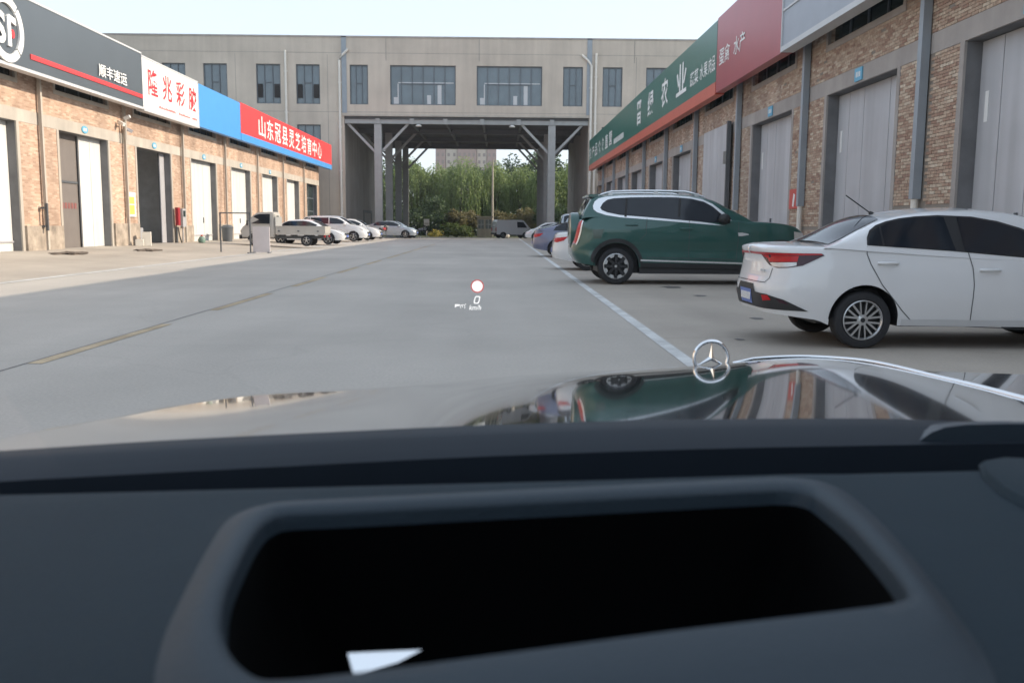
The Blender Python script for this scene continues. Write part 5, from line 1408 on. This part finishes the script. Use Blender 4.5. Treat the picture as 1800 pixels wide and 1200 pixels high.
for i, (x, yv, h, rd, lab) in enumerate(((-22, 144, 11.5, 4.5, 'dark leafy tree behind the left-most willow'), (-15, 146, 12.4, 4.6, 'dark leafy tree rising behind the second willow'), (-8.5, 148, 11.0, 4.6, 'dark leafy tree under the brown tower left edge'), (-1.5, 147, 11.0, 4.6, 'dark leafy tree straight behind the utility pole'), (4.2, 145, 12.6, 4.2, 'tall dark tree with a lopsided top past the tower'), (9.4, 147, 13.4, 4.8, 'tallest dark tree behind the right columns'), (15.5, 146, 12.6, 4.6, 'dark tree behind the last willow'))):
    lab = lab.replace('left-most', 'first').replace(' left edge', ' edge').replace('right columns', 'car-side columns')
    bushy('leafy_tree', x, yv, h, rd, lab, BK, 70 + i, 'dark_leaf', .2, 4200, .5)
# undergrowth that closes the view between the trunks
for i, (x, yv, h, rd, m, lab) in enumerate(((-12.4, 121, 4.6, 2.6, 'dark_leaf', 'big dark shrub behind the motorbikes'), (-8.6, 122, 5.0, 2.6, 'dark_leaf', 'big dark shrub behind the small grey sign'), (-5.9, 121, 3.6, 1.5, 'dry_leaf', 'dry yellow-brown reed clump next to the big dark shrub'), (-4.1, 123, 3.9, 1.5, 'dry_leaf', 'dry reed clump close to the booth'), (1.0, 123, 3.6, 1.7, 'dry_leaf', 'yellow dry reed clump between the booth and the van'), (3.2, 124, 3.9, 1.8, 'dry_leaf', 'brownish reed clump behind the van roof'), (6.2, 123, 4.6, 2.2, 'dark_leaf', 'dark shrub behind the right column feet'), (9.8, 122, 4.4, 2.2, 'dark_leaf', 'dark shrub near the inner wall end'), (-16.2, 123, 4.8, 2.6, 'dark_leaf', 'dark shrub behind the left column feet'))):
    lab = lab.replace('right column', 'car-side column').replace('left column', 'sunlit column')
    bushy('shrub', x, yv, h, rd, lab, 'shrubs at the end of the road', 90 + i, m, .02, 2600, .34, 'shrub')
for i, (x, lab) in enumerate(((-6.6, 'low green shrub nearest the yellow flowers'), (-5.5, 'low round green shrub in the middle of the low row'), (-4.3, 'low green shrub closest to the guard booth'))):
    bushy('low_shrub', x, 115.5, 1.6, .95, lab, 'low green shrubs', 110 + i, 'shrub_leaf', .02, 1400, .2, 'shrub')
bushy('flower_bed', -8.0, 113.2, .75, .9, 'patch of yellow flowers at the road end', None, 115, 'yellow_flower', .02, 900, .14, 'flowers')
def hedge_mass():
    random.seed(5); lv = Leaves()
    for _ in range(15000):
        x = random.uniform(-45, 40); z = abs(random.gauss(0, 3.0)); yy = 138 + random.gauss(0, 1.2) 
        if z > 8: continue
        lv.leaf((x, yy, GZ + z), Vector((random.gauss(0, 1), random.gauss(0, 1), random.gauss(0, 1))).normalized() * .65, .4, random.random() * .5)
    o = lv.build('undergrowth', 'dark_leaf', None); o['kind'] = 'stuff'
hedge_mass()
random.seed(11)
# far apartment tower
t_ = thing('apartment_tower', 'far brown and cream apartment tower above the willows', 'building', (-15, 400, -1))
segs = [(-28.0, -23.8, 'tower_red', 0), (-23.6, -18.7, 'tower_cream', .6), (-18.5, -10.4, 'tower_red', -.8), (-10.2, -6.0, 'tower_cream', .6), (-5.8, -1.8, 'tower_red', 0)]
for a, c, m, dp in segs:
    w = MB().box(a + 15, c + 15, dp, 14, 0, 56).build('wall', m, t_)
    p = MB()
    nx = max(1, int((c - a) / 2.0))
    for fl_ in range(4, 18):
        for k in range(nx):
            xx = a + 15 + (c - a) * (k + .5) / nx; p.box(xx - .5, xx + .5, dp - .06, dp - .02, fl_ * 3.05 + .9, fl_ * 3.05 + 2.3)
    o = p.build('window', 'tower_window', w); o['kind'] = 'stuff'
MB().box(-13.2, 13.4, -.9, 14.2, 56.01, 57.2).build('roof', 'concrete', t_)

# ------------------------------------------------------------------ the car we look out of
def own_car():
    root = thing('camera_car', 'black car with a star on its bonnet, seen from behind its dashboard', 'car', (.4, 0, 0))
    off = Vector((-.4, 0, 0))
    def fin(o): o.location = Vector(o.location) + off; return o
    far = smooth_list([(-400, 860), (0, 768), (180, 737), (330, 708), (460, 690), (700, 680), (918, 659), (1080, 650), (1205, 644.5), (1290, 638), (1330, 630), (1400, 627), (1500, 632.5), (1650, 664), (1800, 702), (2200, 830)])
    fary = smooth_list([(-400, .80), (0, 1.02), (180, 1.22), (460, 1.55), (700, 1.74), (918, 1.86), (1205, 1.92), (1400, 1.90), (1650, 1.72), (1800, 1.58), (2200, 1.2)])
    near = smooth_list([(-400, 840), (0, 805), (300, 785), (600, 768), (900, 756), (1200, 748), (1500, 746), (1800, 756), (2200, 775)])
    neary = lambda px: .84 + .07 * (px - 900) / 900
    cols = []; pxs = list(range(-400, 2201, 20))
    for px in pxs:
        fy, ny = fary(px), min(neary(px), fary(px) - .12)
        B = Vector(at_y(px, far(px), fy)); A = Vector(at_y(px, near(px), ny))
        ab = ray(px, far(px)); Ln = fy - ny
        avg = (B.z - A.z) / Ln; q = max(0, min(1, (px - 640) / 320)); q = q * q * (3 - 2 * q)
        mB = ab[1] * q + (avg * 2 + .165) * (1 - q); mA = max(-.12, min(.02, 2 * avg - ab[1])) * q - .165 * (1 - q)
        mP = avg + .009; pw = max(1.3, min(6, (ab[1] - mP) / (avg - mP)))
        col = []
        for i in range(26):
            t = i / 20
            if t <= 1:
                h00, h10, h01, h11 = (1 + 2 * t) * (1 - t) ** 2, t * (1 - t) ** 2, t * t * (3 - 2 * t), t * t * (t - 1)
                z = h00 * A.z + h10 * Ln * mA + h01 * B.z + h11 * Ln * mB; xy = A.lerp(B, t)
                zp = A.z + mP * Ln * t + (B.z - A.z - mP * Ln) * t ** pw; z = zp * q + z * (1 - q)
                col.append((xy.x, xy.y, z))
            else:
                s = (t - 1) * Ln; col.append((B.x + (B.x - A.x) / Ln * s, B.y + s, B.z + mB * s - 1.4 * s * s - .35 * s))
        cols.append(col)
    m_ = 26; n_ = len(cols)
    # light smoothing across the columns keeps the reflections calm
    Z = np.array([[p[2] for p in c] for c in cols])
    for _ in range(10): Z[1:-1] = .25 * Z[:-2] + .5 * Z[1:-1] + .25 * Z[2:]
    vs = [(c[j][0], c[j][1], float(Z[i, j])) for i, c in enumerate(cols) for j in range(m_)]
    fs = [(i * m_ + j, (i + 1) * m_ + j, (i + 1) * m_ + j + 1, i * m_ + j + 1) for i in range(n_ - 1) for j in range(m_ - 1)]
    hood = fin(MB().add(vs, fs).build('bonnet', 'p_black', root, 60))
    # front and flanks below the bonnet
    edge = [vs[i * m_ + m_ - 1] for i in range(n_)]
    sk = MB(); k = len(edge); sk.add(edge + [(x * 1.0, yv, .35) for x, yv, z in edge], [(i, i + 1, k + i + 1, k + i) for i in range(k - 1)])
    fin(sk.build('front_wing', 'p_black', root, 60))
    # bright strip along the bonnet edge
    P = []
    for px in range(1288, 2001, 18):
        fy = fary(px); q = Vector(at_y(px, far(px), fy)); P.append(q + Vector((0, 0, .001)))
    fin(MB().tube(P, .0026, 10, True, .0075).build('edge_strip', 'chrome', root, 60))
    # wing beyond the strip
    Q0, Q1 = [], []
    for px in range(1560, 2201, 40):
        fy = fary(px); Q0.append(Vector(at_y(px, far(px) + 3, fy))); Q1.append(Vector(at_y(px, 651 + (px - 1600) * .034, fy + .42)))
    n = len(Q0); fin(MB().add(Q0 + Q1 + [v - Vector((0, -.05, .5)) for v in Q1], [(i, i + 1, n + i + 1, n + i) for i in range(n - 1)] + [(n + i, n + i + 1, 2 * n + i + 1, 2 * n + i) for i in range(n - 1)]).build('front_wing', 'p_black', root, 60))
    # star ornament
    ys = 1.90; c = Vector(at_y(1250, 629, ys)); r0 = 34.0 / 1600 * ys * .985
    orn = MB().lathe_y([(r0 - .0042 + .0042 * math.cos(a), .0036 * math.sin(a)) for a in [i * math.pi / 5 for i in range(11)]], 48).build('bonnet_ornament', 'chrome', root, 70)
    orn.location = c + off
    st = MB(); o_ = (0, 0, 0)
    for kk in range(3):
        a = math.pi / 2 + kk * 2 * math.pi / 3; d = Vector((math.cos(a), 0, math.sin(a))); l = Vector((math.cos(a + math.pi / 3), 0, math.sin(a + math.pi / 3))) * r0 * .14; r_ = Vector((math.cos(a - math.pi / 3), 0, math.sin(a - math.pi / 3))) * r0 * .14
        for sg in (-1, 1):
            st.add([(0, sg * .006, 0), l, d * r0 * .99, r_], [(0, 1, 2), (0, 2, 3)] if sg < 0 else [(0, 2, 1), (0, 3, 2)])
    st.build('star', 'chrome', orn)
    MB().tube([(0, 0, -r0 - .022), (0, 0, -r0 + .002)], .010, 12, True, .006).build('stem', 'chrome', orn, 50)
    # scuttle, windscreen base
    def bandpts(fn, Y):
        return [Vector(at_y(px, fn(px), Y(px))) for px in range(-500, 2301, 50)]
    band_t = smooth_list([(-500, 822), (0, 792), (300, 773), (600, 758), (900, 745), (1200, 737), (1500, 735), (1800, 744), (2300, 752)])
    band_b = smooth_list([(-500, 880), (0, 846), (450, 822), (900, 800), (1350, 786), (1800, 779), (2300, 775)])
    dy = lambda px: .07 * (px - 900) / 900
    T = bandpts(band_t, lambda px: .80 + dy(px)); Bm = bandpts(band_b, lambda px: .735 + dy(px))
    mid = [(a + b_) / 2 + Vector((0, 0, .004)) for a, b_ in zip(T, Bm)]
    low = [p - Vector((0, .02, .12)) for p in Bm]; back = [p + Vector((0, .045, -.02)) for p in T]
    L_ = [back, T, mid, Bm, low]; n = len(T)
    fin(MB().add([v for q in L_ for v in q], [(r_ * n + i, r_ * n + i + 1, (r_ + 1) * n + i + 1, (r_ + 1) * n + i) for r_ in range(4) for i in range(n - 1)]).build('scuttle', 'cowl', root, 50))
    # raised paler patch on the scuttle
    cv = [(1592, 789), (1606, 776), (1626, 762), (1650, 753), (1690, 748.5), (1760, 747), (2050, 750), (2050, 784), (1800, 781), (1700, 785)]
    W_ = [Vector(at_y(px, py, .755 + dy(px))) + Vector((0, -.012, .004)) for px, py in cv]; nw = len(W_)
    fin(MB().add(W_ + [p + Vector((.004, .03, -.004)) for p in W_], [tuple(range(nw))] + [(i, (i + 1) % nw, nw + (i + 1) % nw, nw + i) for i in range(nw)]).build('scuttle_patch', 'cowl_pale', root))
    # dashboard with the display projector well
    ZD = 1.10
    well = [(388, 1090), (398, 1035), (430, 965), (452, 930), (470, 914), (500, 904), (600, 899), (900, 884), (1300, 864), (1380, 861), (1420, 866), (1445, 880), (1500, 925), (1560, 990), (1590, 1030), (1596, 1048), (1575, 1058), (1500, 1070), (1200, 1106), (900, 1146), (620, 1182), (500, 1194), (450, 1190), (412, 1160), (393, 1125)]
    rim = [(285, 1130), (320, 1050), (362, 970), (395, 920), (430, 898), (480, 886), (590, 878), (900, 862), (1300, 842), (1390, 840), (1450, 849), (1500, 875), (1565, 935), (1640, 1025), (1700, 1105), (1735, 1160), (1750, 1215), (1700, 1265), (1450, 1300), (1200, 1330), (900, 1360), (620, 1385), (450, 1390), (320, 1340), (272, 1220)]
    def loop(poly, z, n=200):
        pts = [Vector(at_z(px, py, z)) for px, py in poly]; pts = [Vector((p.x, p.y, 0)) for p in pts]
        # closed Catmull-Rom through the outline, evenly resampled by angle
        out = []
        k = len(pts)
        for i in range(k):
            p0, p1, p2, p3 = pts[i - 1], pts[i], pts[(i + 1) % k], pts[(i + 2) % k]
            for j in range(8):
                t = j / 8; out.append(.5 * ((2 * p1) + (p2 - p0) * t + (2 * p0 - 5 * p1 + 4 * p2 - p3) * t * t + (3 * p1 - p0 - 3 * p2 + p3) * t ** 3))
        return [(p.x, p.y, z) for p in out]
    wl, rl = loop(well, ZD + .008), loop(rim, ZD)
    n = len(wl)
    cen = Vector((sum(p[0] for p in wl) / n, sum(p[1] for p in wl) / n, 0))
    lerp = lambda a, b_, t, z: [(p[0] + (q[0] - p[0]) * t, p[1] + (q[1] - p[1]) * t, z) for p, q in zip(a, b_)]
    top1 = lerp(wl, rl, .2, ZD + .0105); top2 = lerp(wl, rl, .5, ZD + .0085); top3 = lerp(wl, rl, .8, ZD + .003); r_in = rl
    # outer boundary of the pad in the same angular order
    outer = []
    for p in rl:
        d = Vector((p[0] - cen.x, p[1] - cen.y, 0)).normalized(); best = 9
        for (ax, ay), (bx, by) in (((-.75, .56), (1.35, .775)), ((1.35, .775), (1.35, .15)), ((1.35, .15), (-.75, .10)), ((-.75, .10), (-.75, .56))):
            ex, ey = bx - ax, by - ay; den = d.x * ey - d.y * ex
            if abs(den) < 1e-9: continue
            t = ((ax - cen.x) * ey - (ay - cen.y) * ex) / den; u = ((ax - cen.x) * d.y - (ay - cen.y) * d.x) / den
            if t > 0 and -1e-6 <= u <= 1 + 1e-6: best = min(best, t)
        outer.append((cen.x + d.x * best, cen.y + d.y * best, ZD - .002))
    rings = [r_in] + [lerp(r_in, outer, t, 0) for t in (.05, .12, .25, .45, .7, 1)]
    # the far edge of the pad follows the windscreen base
    edge_fn = smooth_list([(-700, 920), (0, 886), (300, 868), (900, 833), (1500, 800), (1800, 788), (2400, 770)])
    zz = [ZD] + [ZD - .0015] * 5 + [ZD - .004]
    rings = [[(p[0], p[1], z) for p in r_] for r_, z in zip(rings, zz)]
    rings.append([(p[0], p[1], ZD - .16) for p in rings[-1]])
    vs = [v for r_ in rings for v in r_]
    fs = [(a * n + i, a * n + (i + 1) % n, (a + 1) * n + (i + 1) % n, (a + 1) * n + i) for a in range(len(rings) - 1) for i in range(n)]
    fin(MB().add(vs, fs).build('dashboard', 'dash', root, 50))
    rr = [lerp(wl, [(cen.x, cen.y)] * n, .016, ZD - .002), lerp(wl, [(cen.x, cen.y)] * n, .010, ZD + .002), lerp(wl, [(cen.x, cen.y)] * n, .004, ZD + .006), wl, top1, top2, top3, [(p[0], p[1], ZD + .0004) for p in rl]]
    fin(MB().add([v for r_ in rr for v in r_], [(a * n + i, a * n + (i + 1) % n, (a + 1) * n + (i + 1) % n, (a + 1) * n + i) for a in range(7) for i in range(n)]).build('projector_rim', 'dash_rim', root, 70))
    cl = [(cen.x, cen.y)] * n
    dn = [lerp(wl, cl, .0162, ZD - .0015), lerp(wl, cl, .05, ZD - .04), lerp(wl, cl, .16, ZD - .085)]
    mb = MB().add([v for r_ in dn for v in r_], [(a * n + i, a * n + (i + 1) % n, (a + 1) * n + (i + 1) % n, (a + 1) * n + i) for a in range(2) for i in range(n)])
    k0 = len(mb.v); mb.add([(cen.x, cen.y, ZD - .085)] + dn[2], [(0, i + 1, (i + 1) % n + 1) for i in range(n)])
    fin(mb.build('projector_well', 'dash_well', root, 50))
    zm = 1.045; A = [Vector(at_z(px, py, zm + dz)) for px, py, dz in ((611, 1147, .0068), (742, 1141, .0072), (700, 1163, .0030), (622, 1186, 0))]
    mb = MB().add(A + [v - Vector((0, .001, .006)) for v in A], [(0, 1, 2, 3), (7, 6, 5, 4), (0, 4, 5, 1), (1, 5, 6, 2), (2, 6, 7, 3), (3, 7, 4, 0)])
    fin(mb.build('mirror', 'mirror', root))  # mirror sliver added, cut and tilted as a bright sky reflection
    # speaker cover at the pad's side
    sp = [(1720, 815), (1760, 808), (1900, 815), (2000, 860), (1950, 930), (1830, 905), (1760, 868), (1728, 838)]
    pts = [Vector(at_z(px, py, ZD)) for px, py in sp]; n2 = len(pts)
    cc = sum(pts, Vector()) / n2
    fin(MB().add([(p.x, p.y, ZD - .001) for p in pts] + [(p.x + (cc.x - p.x) * .1, p.y + (cc.y - p.y) * .1, ZD + .004) for p in pts], [(i, (i + 1) % n2, n2 + (i + 1) % n2, n2 + i) for i in range(n2)] + [tuple(range(n2, 2 * n2))]).build('speaker_cover', 'dash', root, 50))
    # windscreen, roof, pillars and sides
    zt, yt, zb_, yb = 1.475, .06, 1.085, .80
    vs = []; kx = 14
    for j in range(7):
        t = j / 6
        for i in range(kx + 1):
            s = -1 + 2 * i / kx; hw = .74 - .16 * t
            vs.append((.4 + s * hw, yb + (yt - yb) * t - .10 * s * s * (1 - .5 * t), zb_ + (zt - zb_) * t + .02 * math.sin(math.pi * t)))
    fin(MB().add(vs, [(j * (kx + 1) + i, j * (kx + 1) + i + 1, (j + 1) * (kx + 1) + i + 1, (j + 1) * (kx + 1) + i) for j in range(6) for i in range(kx)]).build('windscreen', 'windscreen', root, 60))
    r_ = MB()
    vs = []
    for j in range(9):
        t = j / 8
        for i in range(9):
            s = -1 + i / 4; vs.append((.4 + s * .60, yt - .02 - 2.3 * t - .05 * s * s * (1 - t), 1.49 - .03 * s * s + .03 * math.sin(math.pi * t) - .12 * max(0, t - .7)))
    r_.add(vs, [(j * 9 + i, j * 9 + i + 1, (j + 1) * 9 + i + 1, (j + 1) * 9 + i) for j in range(8) for i in range(8)])
    r_.add([(x, yv, z - .03) for x, yv, z in vs], [(j * 9 + i, (j + 1) * 9 + i, (j + 1) * 9 + i + 1, j * 9 + i + 1) for j in range(8) for i in range(8)])
    fin(r_.build('roof', 'liner', root, 50))
    for s in (-1, 1):
        fin(MB().tube([(.4 + s * .92, .62, 1.0), (.4 + s * .70, 0.0, 1.47)], .035, 8).build('pillar', 'liner', root, 50))
        fin(MB().tube([(.4 + s * .76, -1.0, 1.0), (.4 + s * .63, -1.05, 1.45)], .05, 8).build('pillar', 'liner', root, 50))
        fin(MB().tube([(.4 + s * .74, -2.1, 1.0), (.4 + s * .60, -1.9, 1.40)], .08, 8).build('pillar', 'liner', root, 50))
        fin(MB().box(.4 + s * .86, .4 + s * .78, -2.6, .74, .32, 1.0).build('door', 'p_black', root))
        for yy in (1.25, -1.7): wheel(root, 0, 0, .34, s, 'plain', .22, .68); w = [c_ for c_ in root.children if c_.name.startswith('wheel')][-1]; w.rotation_euler = (0, 0, R(90)); w.location = (s * .72, yy, .34)
    fin(MB().box(-.34, 1.14, -2.65, -2.58, .32, 1.0).build('rear_wall', 'liner', root)); fin(MB().box(-.36, 1.16, -2.6, .70, .32, .36).build('floor', 'liner', root))
    for x in (0, .8):
        s = MB().box(x - .25, x + .25, -1.0, -.5, .37, .62); s.box(x - .24, x + .24, -1.12, -.98, .622, 1.12); s.box(x - .13, x + .13, -1.1, -1.02, 1.14, 1.32); fin(s.build('seat', 'liner', root))
    # fascia under the pad
    fin(MB().box(-.34, 1.14, .08, .12, .55, ZD - .17).build('fascia', 'dash', root))
    return root
own_car()

# ------------------------------------------------------------------ head-up display: the image hangs over the road ahead of the bonnet
def hud():
    Y = 2.2; k = Y / 1600 * 1.02
    c = Vector(at_y(839, 503, Y))
    t_ = thing('head_up_display', 'white head-up display reading 0 km/h under a red ringed round sign', 'display', c)
    def disc(r0, r1, n=32):
        return MB().add([(r0 * math.cos(2 * math.pi * i / n), 0, r0 * math.sin(2 * math.pi * i / n)) for i in range(n)] + [(r1 * math.cos(2 * math.pi * i / n), 0, r1 * math.sin(2 * math.pi * i / n)) for i in range(n)], [(i, (i + 1) % n, n + (i + 1) % n, n + i) for i in range(n)])
    disc(0.0, 9.3 * k).build('sign_disc', 'hud_white', t_)
    disc(9.5 * k, 11.4 * k).build('sign_ring', 'hud_red', t_)
    def slanted(x0, x1, z0, z1, name, body, bold):
        o = lettering(name, body, (0, 0, 0), (1, 0, 0), (0, 0, 1), (x1 - x0) * k, (z1 - z0) * k, 'hud_white', t_, bold, 0)
        for v in o.data.vertices: v.co.x += v.co.z * .22
        o.location = (x0 * k, 0, z0 * k); return o
    ro, ri = [], []
    for q in range(24):
        a0 = 2 * math.pi * q / 24; sx, sz = [math.copysign(abs(f(a0)) ** .5, f(a0)) for f in (math.cos, math.sin)]
        for L_, w_, h_ in ((ro, 5.0, 6.8), (ri, 3.1, 4.9)): z_ = h_ * sz; L_.append(((w_ * sx + z_ * .22 - .5) * k, 0, (z_ - 23.5) * k))
    MB().add(ro + ri, [(q, (q + 1) % 24, 24 + (q + 1) % 24, 24 + q) for q in range(24)]).build('speed_digit', 'hud_white', t_)
    slanted(-14, 6, -41, -32.3, 'speed_unit', 'km/h', .012)
    a = MB()
    for i in range(12):
        a0, a1 = R(-40 + 260 * i / 12), R(-40 + 260 * (i + 1) / 12); r0, r1 = 3.6 * k, 4.5 * k; cx, cz = -25.2 * k, -36 * k
        a.quad((cx + r0 * math.cos(a0), 0, cz + r0 * math.sin(a0)), (cx + r0 * math.cos(a1), 0, cz + r0 * math.sin(a1)), (cx + r1 * math.cos(a1), 0, cz + r1 * math.sin(a1)), (cx + r1 * math.cos(a0), 0, cz + r1 * math.sin(a0)))
    a.quad((-27 * k, 0, -33.5 * k), (-26 * k, 0, -33 * k), (-24.2 * k, 0, -36.5 * k), (-25.4 * k, 0, -37 * k)); a.quad((-21.6 * k, 0, -31.6 * k), (-20 * k, 0, -30.2 * k), (-19 * k, 0, -31 * k), (-21 * k, 0, -32.6 * k))
    a.quad((-39 * k, 0, -35.5 * k), (-30 * k, 0, -34 * k), (-29.6 * k, 0, -31.6 * k), (-38.4 * k, 0, -31.2 * k)); a.quad((-38.6 * k, 0, -37 * k), (-36.8 * k, 0, -37 * k), (-36.8 * k, 0, -35.4 * k), (-38.6 * k, 0, -35.6 * k))
    a.build('cruise_icon', 'hud_white', t_)
hud()

# ------------------------------------------------------------------ summer haze
hz = MB().box(-1600, 1600, -60, 1600, -2, 62).build('haze', None); hz['kind'] = 'stuff'
m = bpy.data.materials.new('haze_air'); m.use_nodes = True; t = m.node_tree; t.nodes.clear()
vo = t.nodes.new('ShaderNodeVolumePrincipled'); vo.inputs['Color'].default_value = (.95, .96, 1, 1); vo.inputs['Density'].default_value = .0004; vo.inputs['Anisotropy'].default_value = .2
om = t.nodes.new('ShaderNodeOutputMaterial'); t.links.new(vo.outputs[0], om.inputs['Volume']); hz.data.materials.append(m)
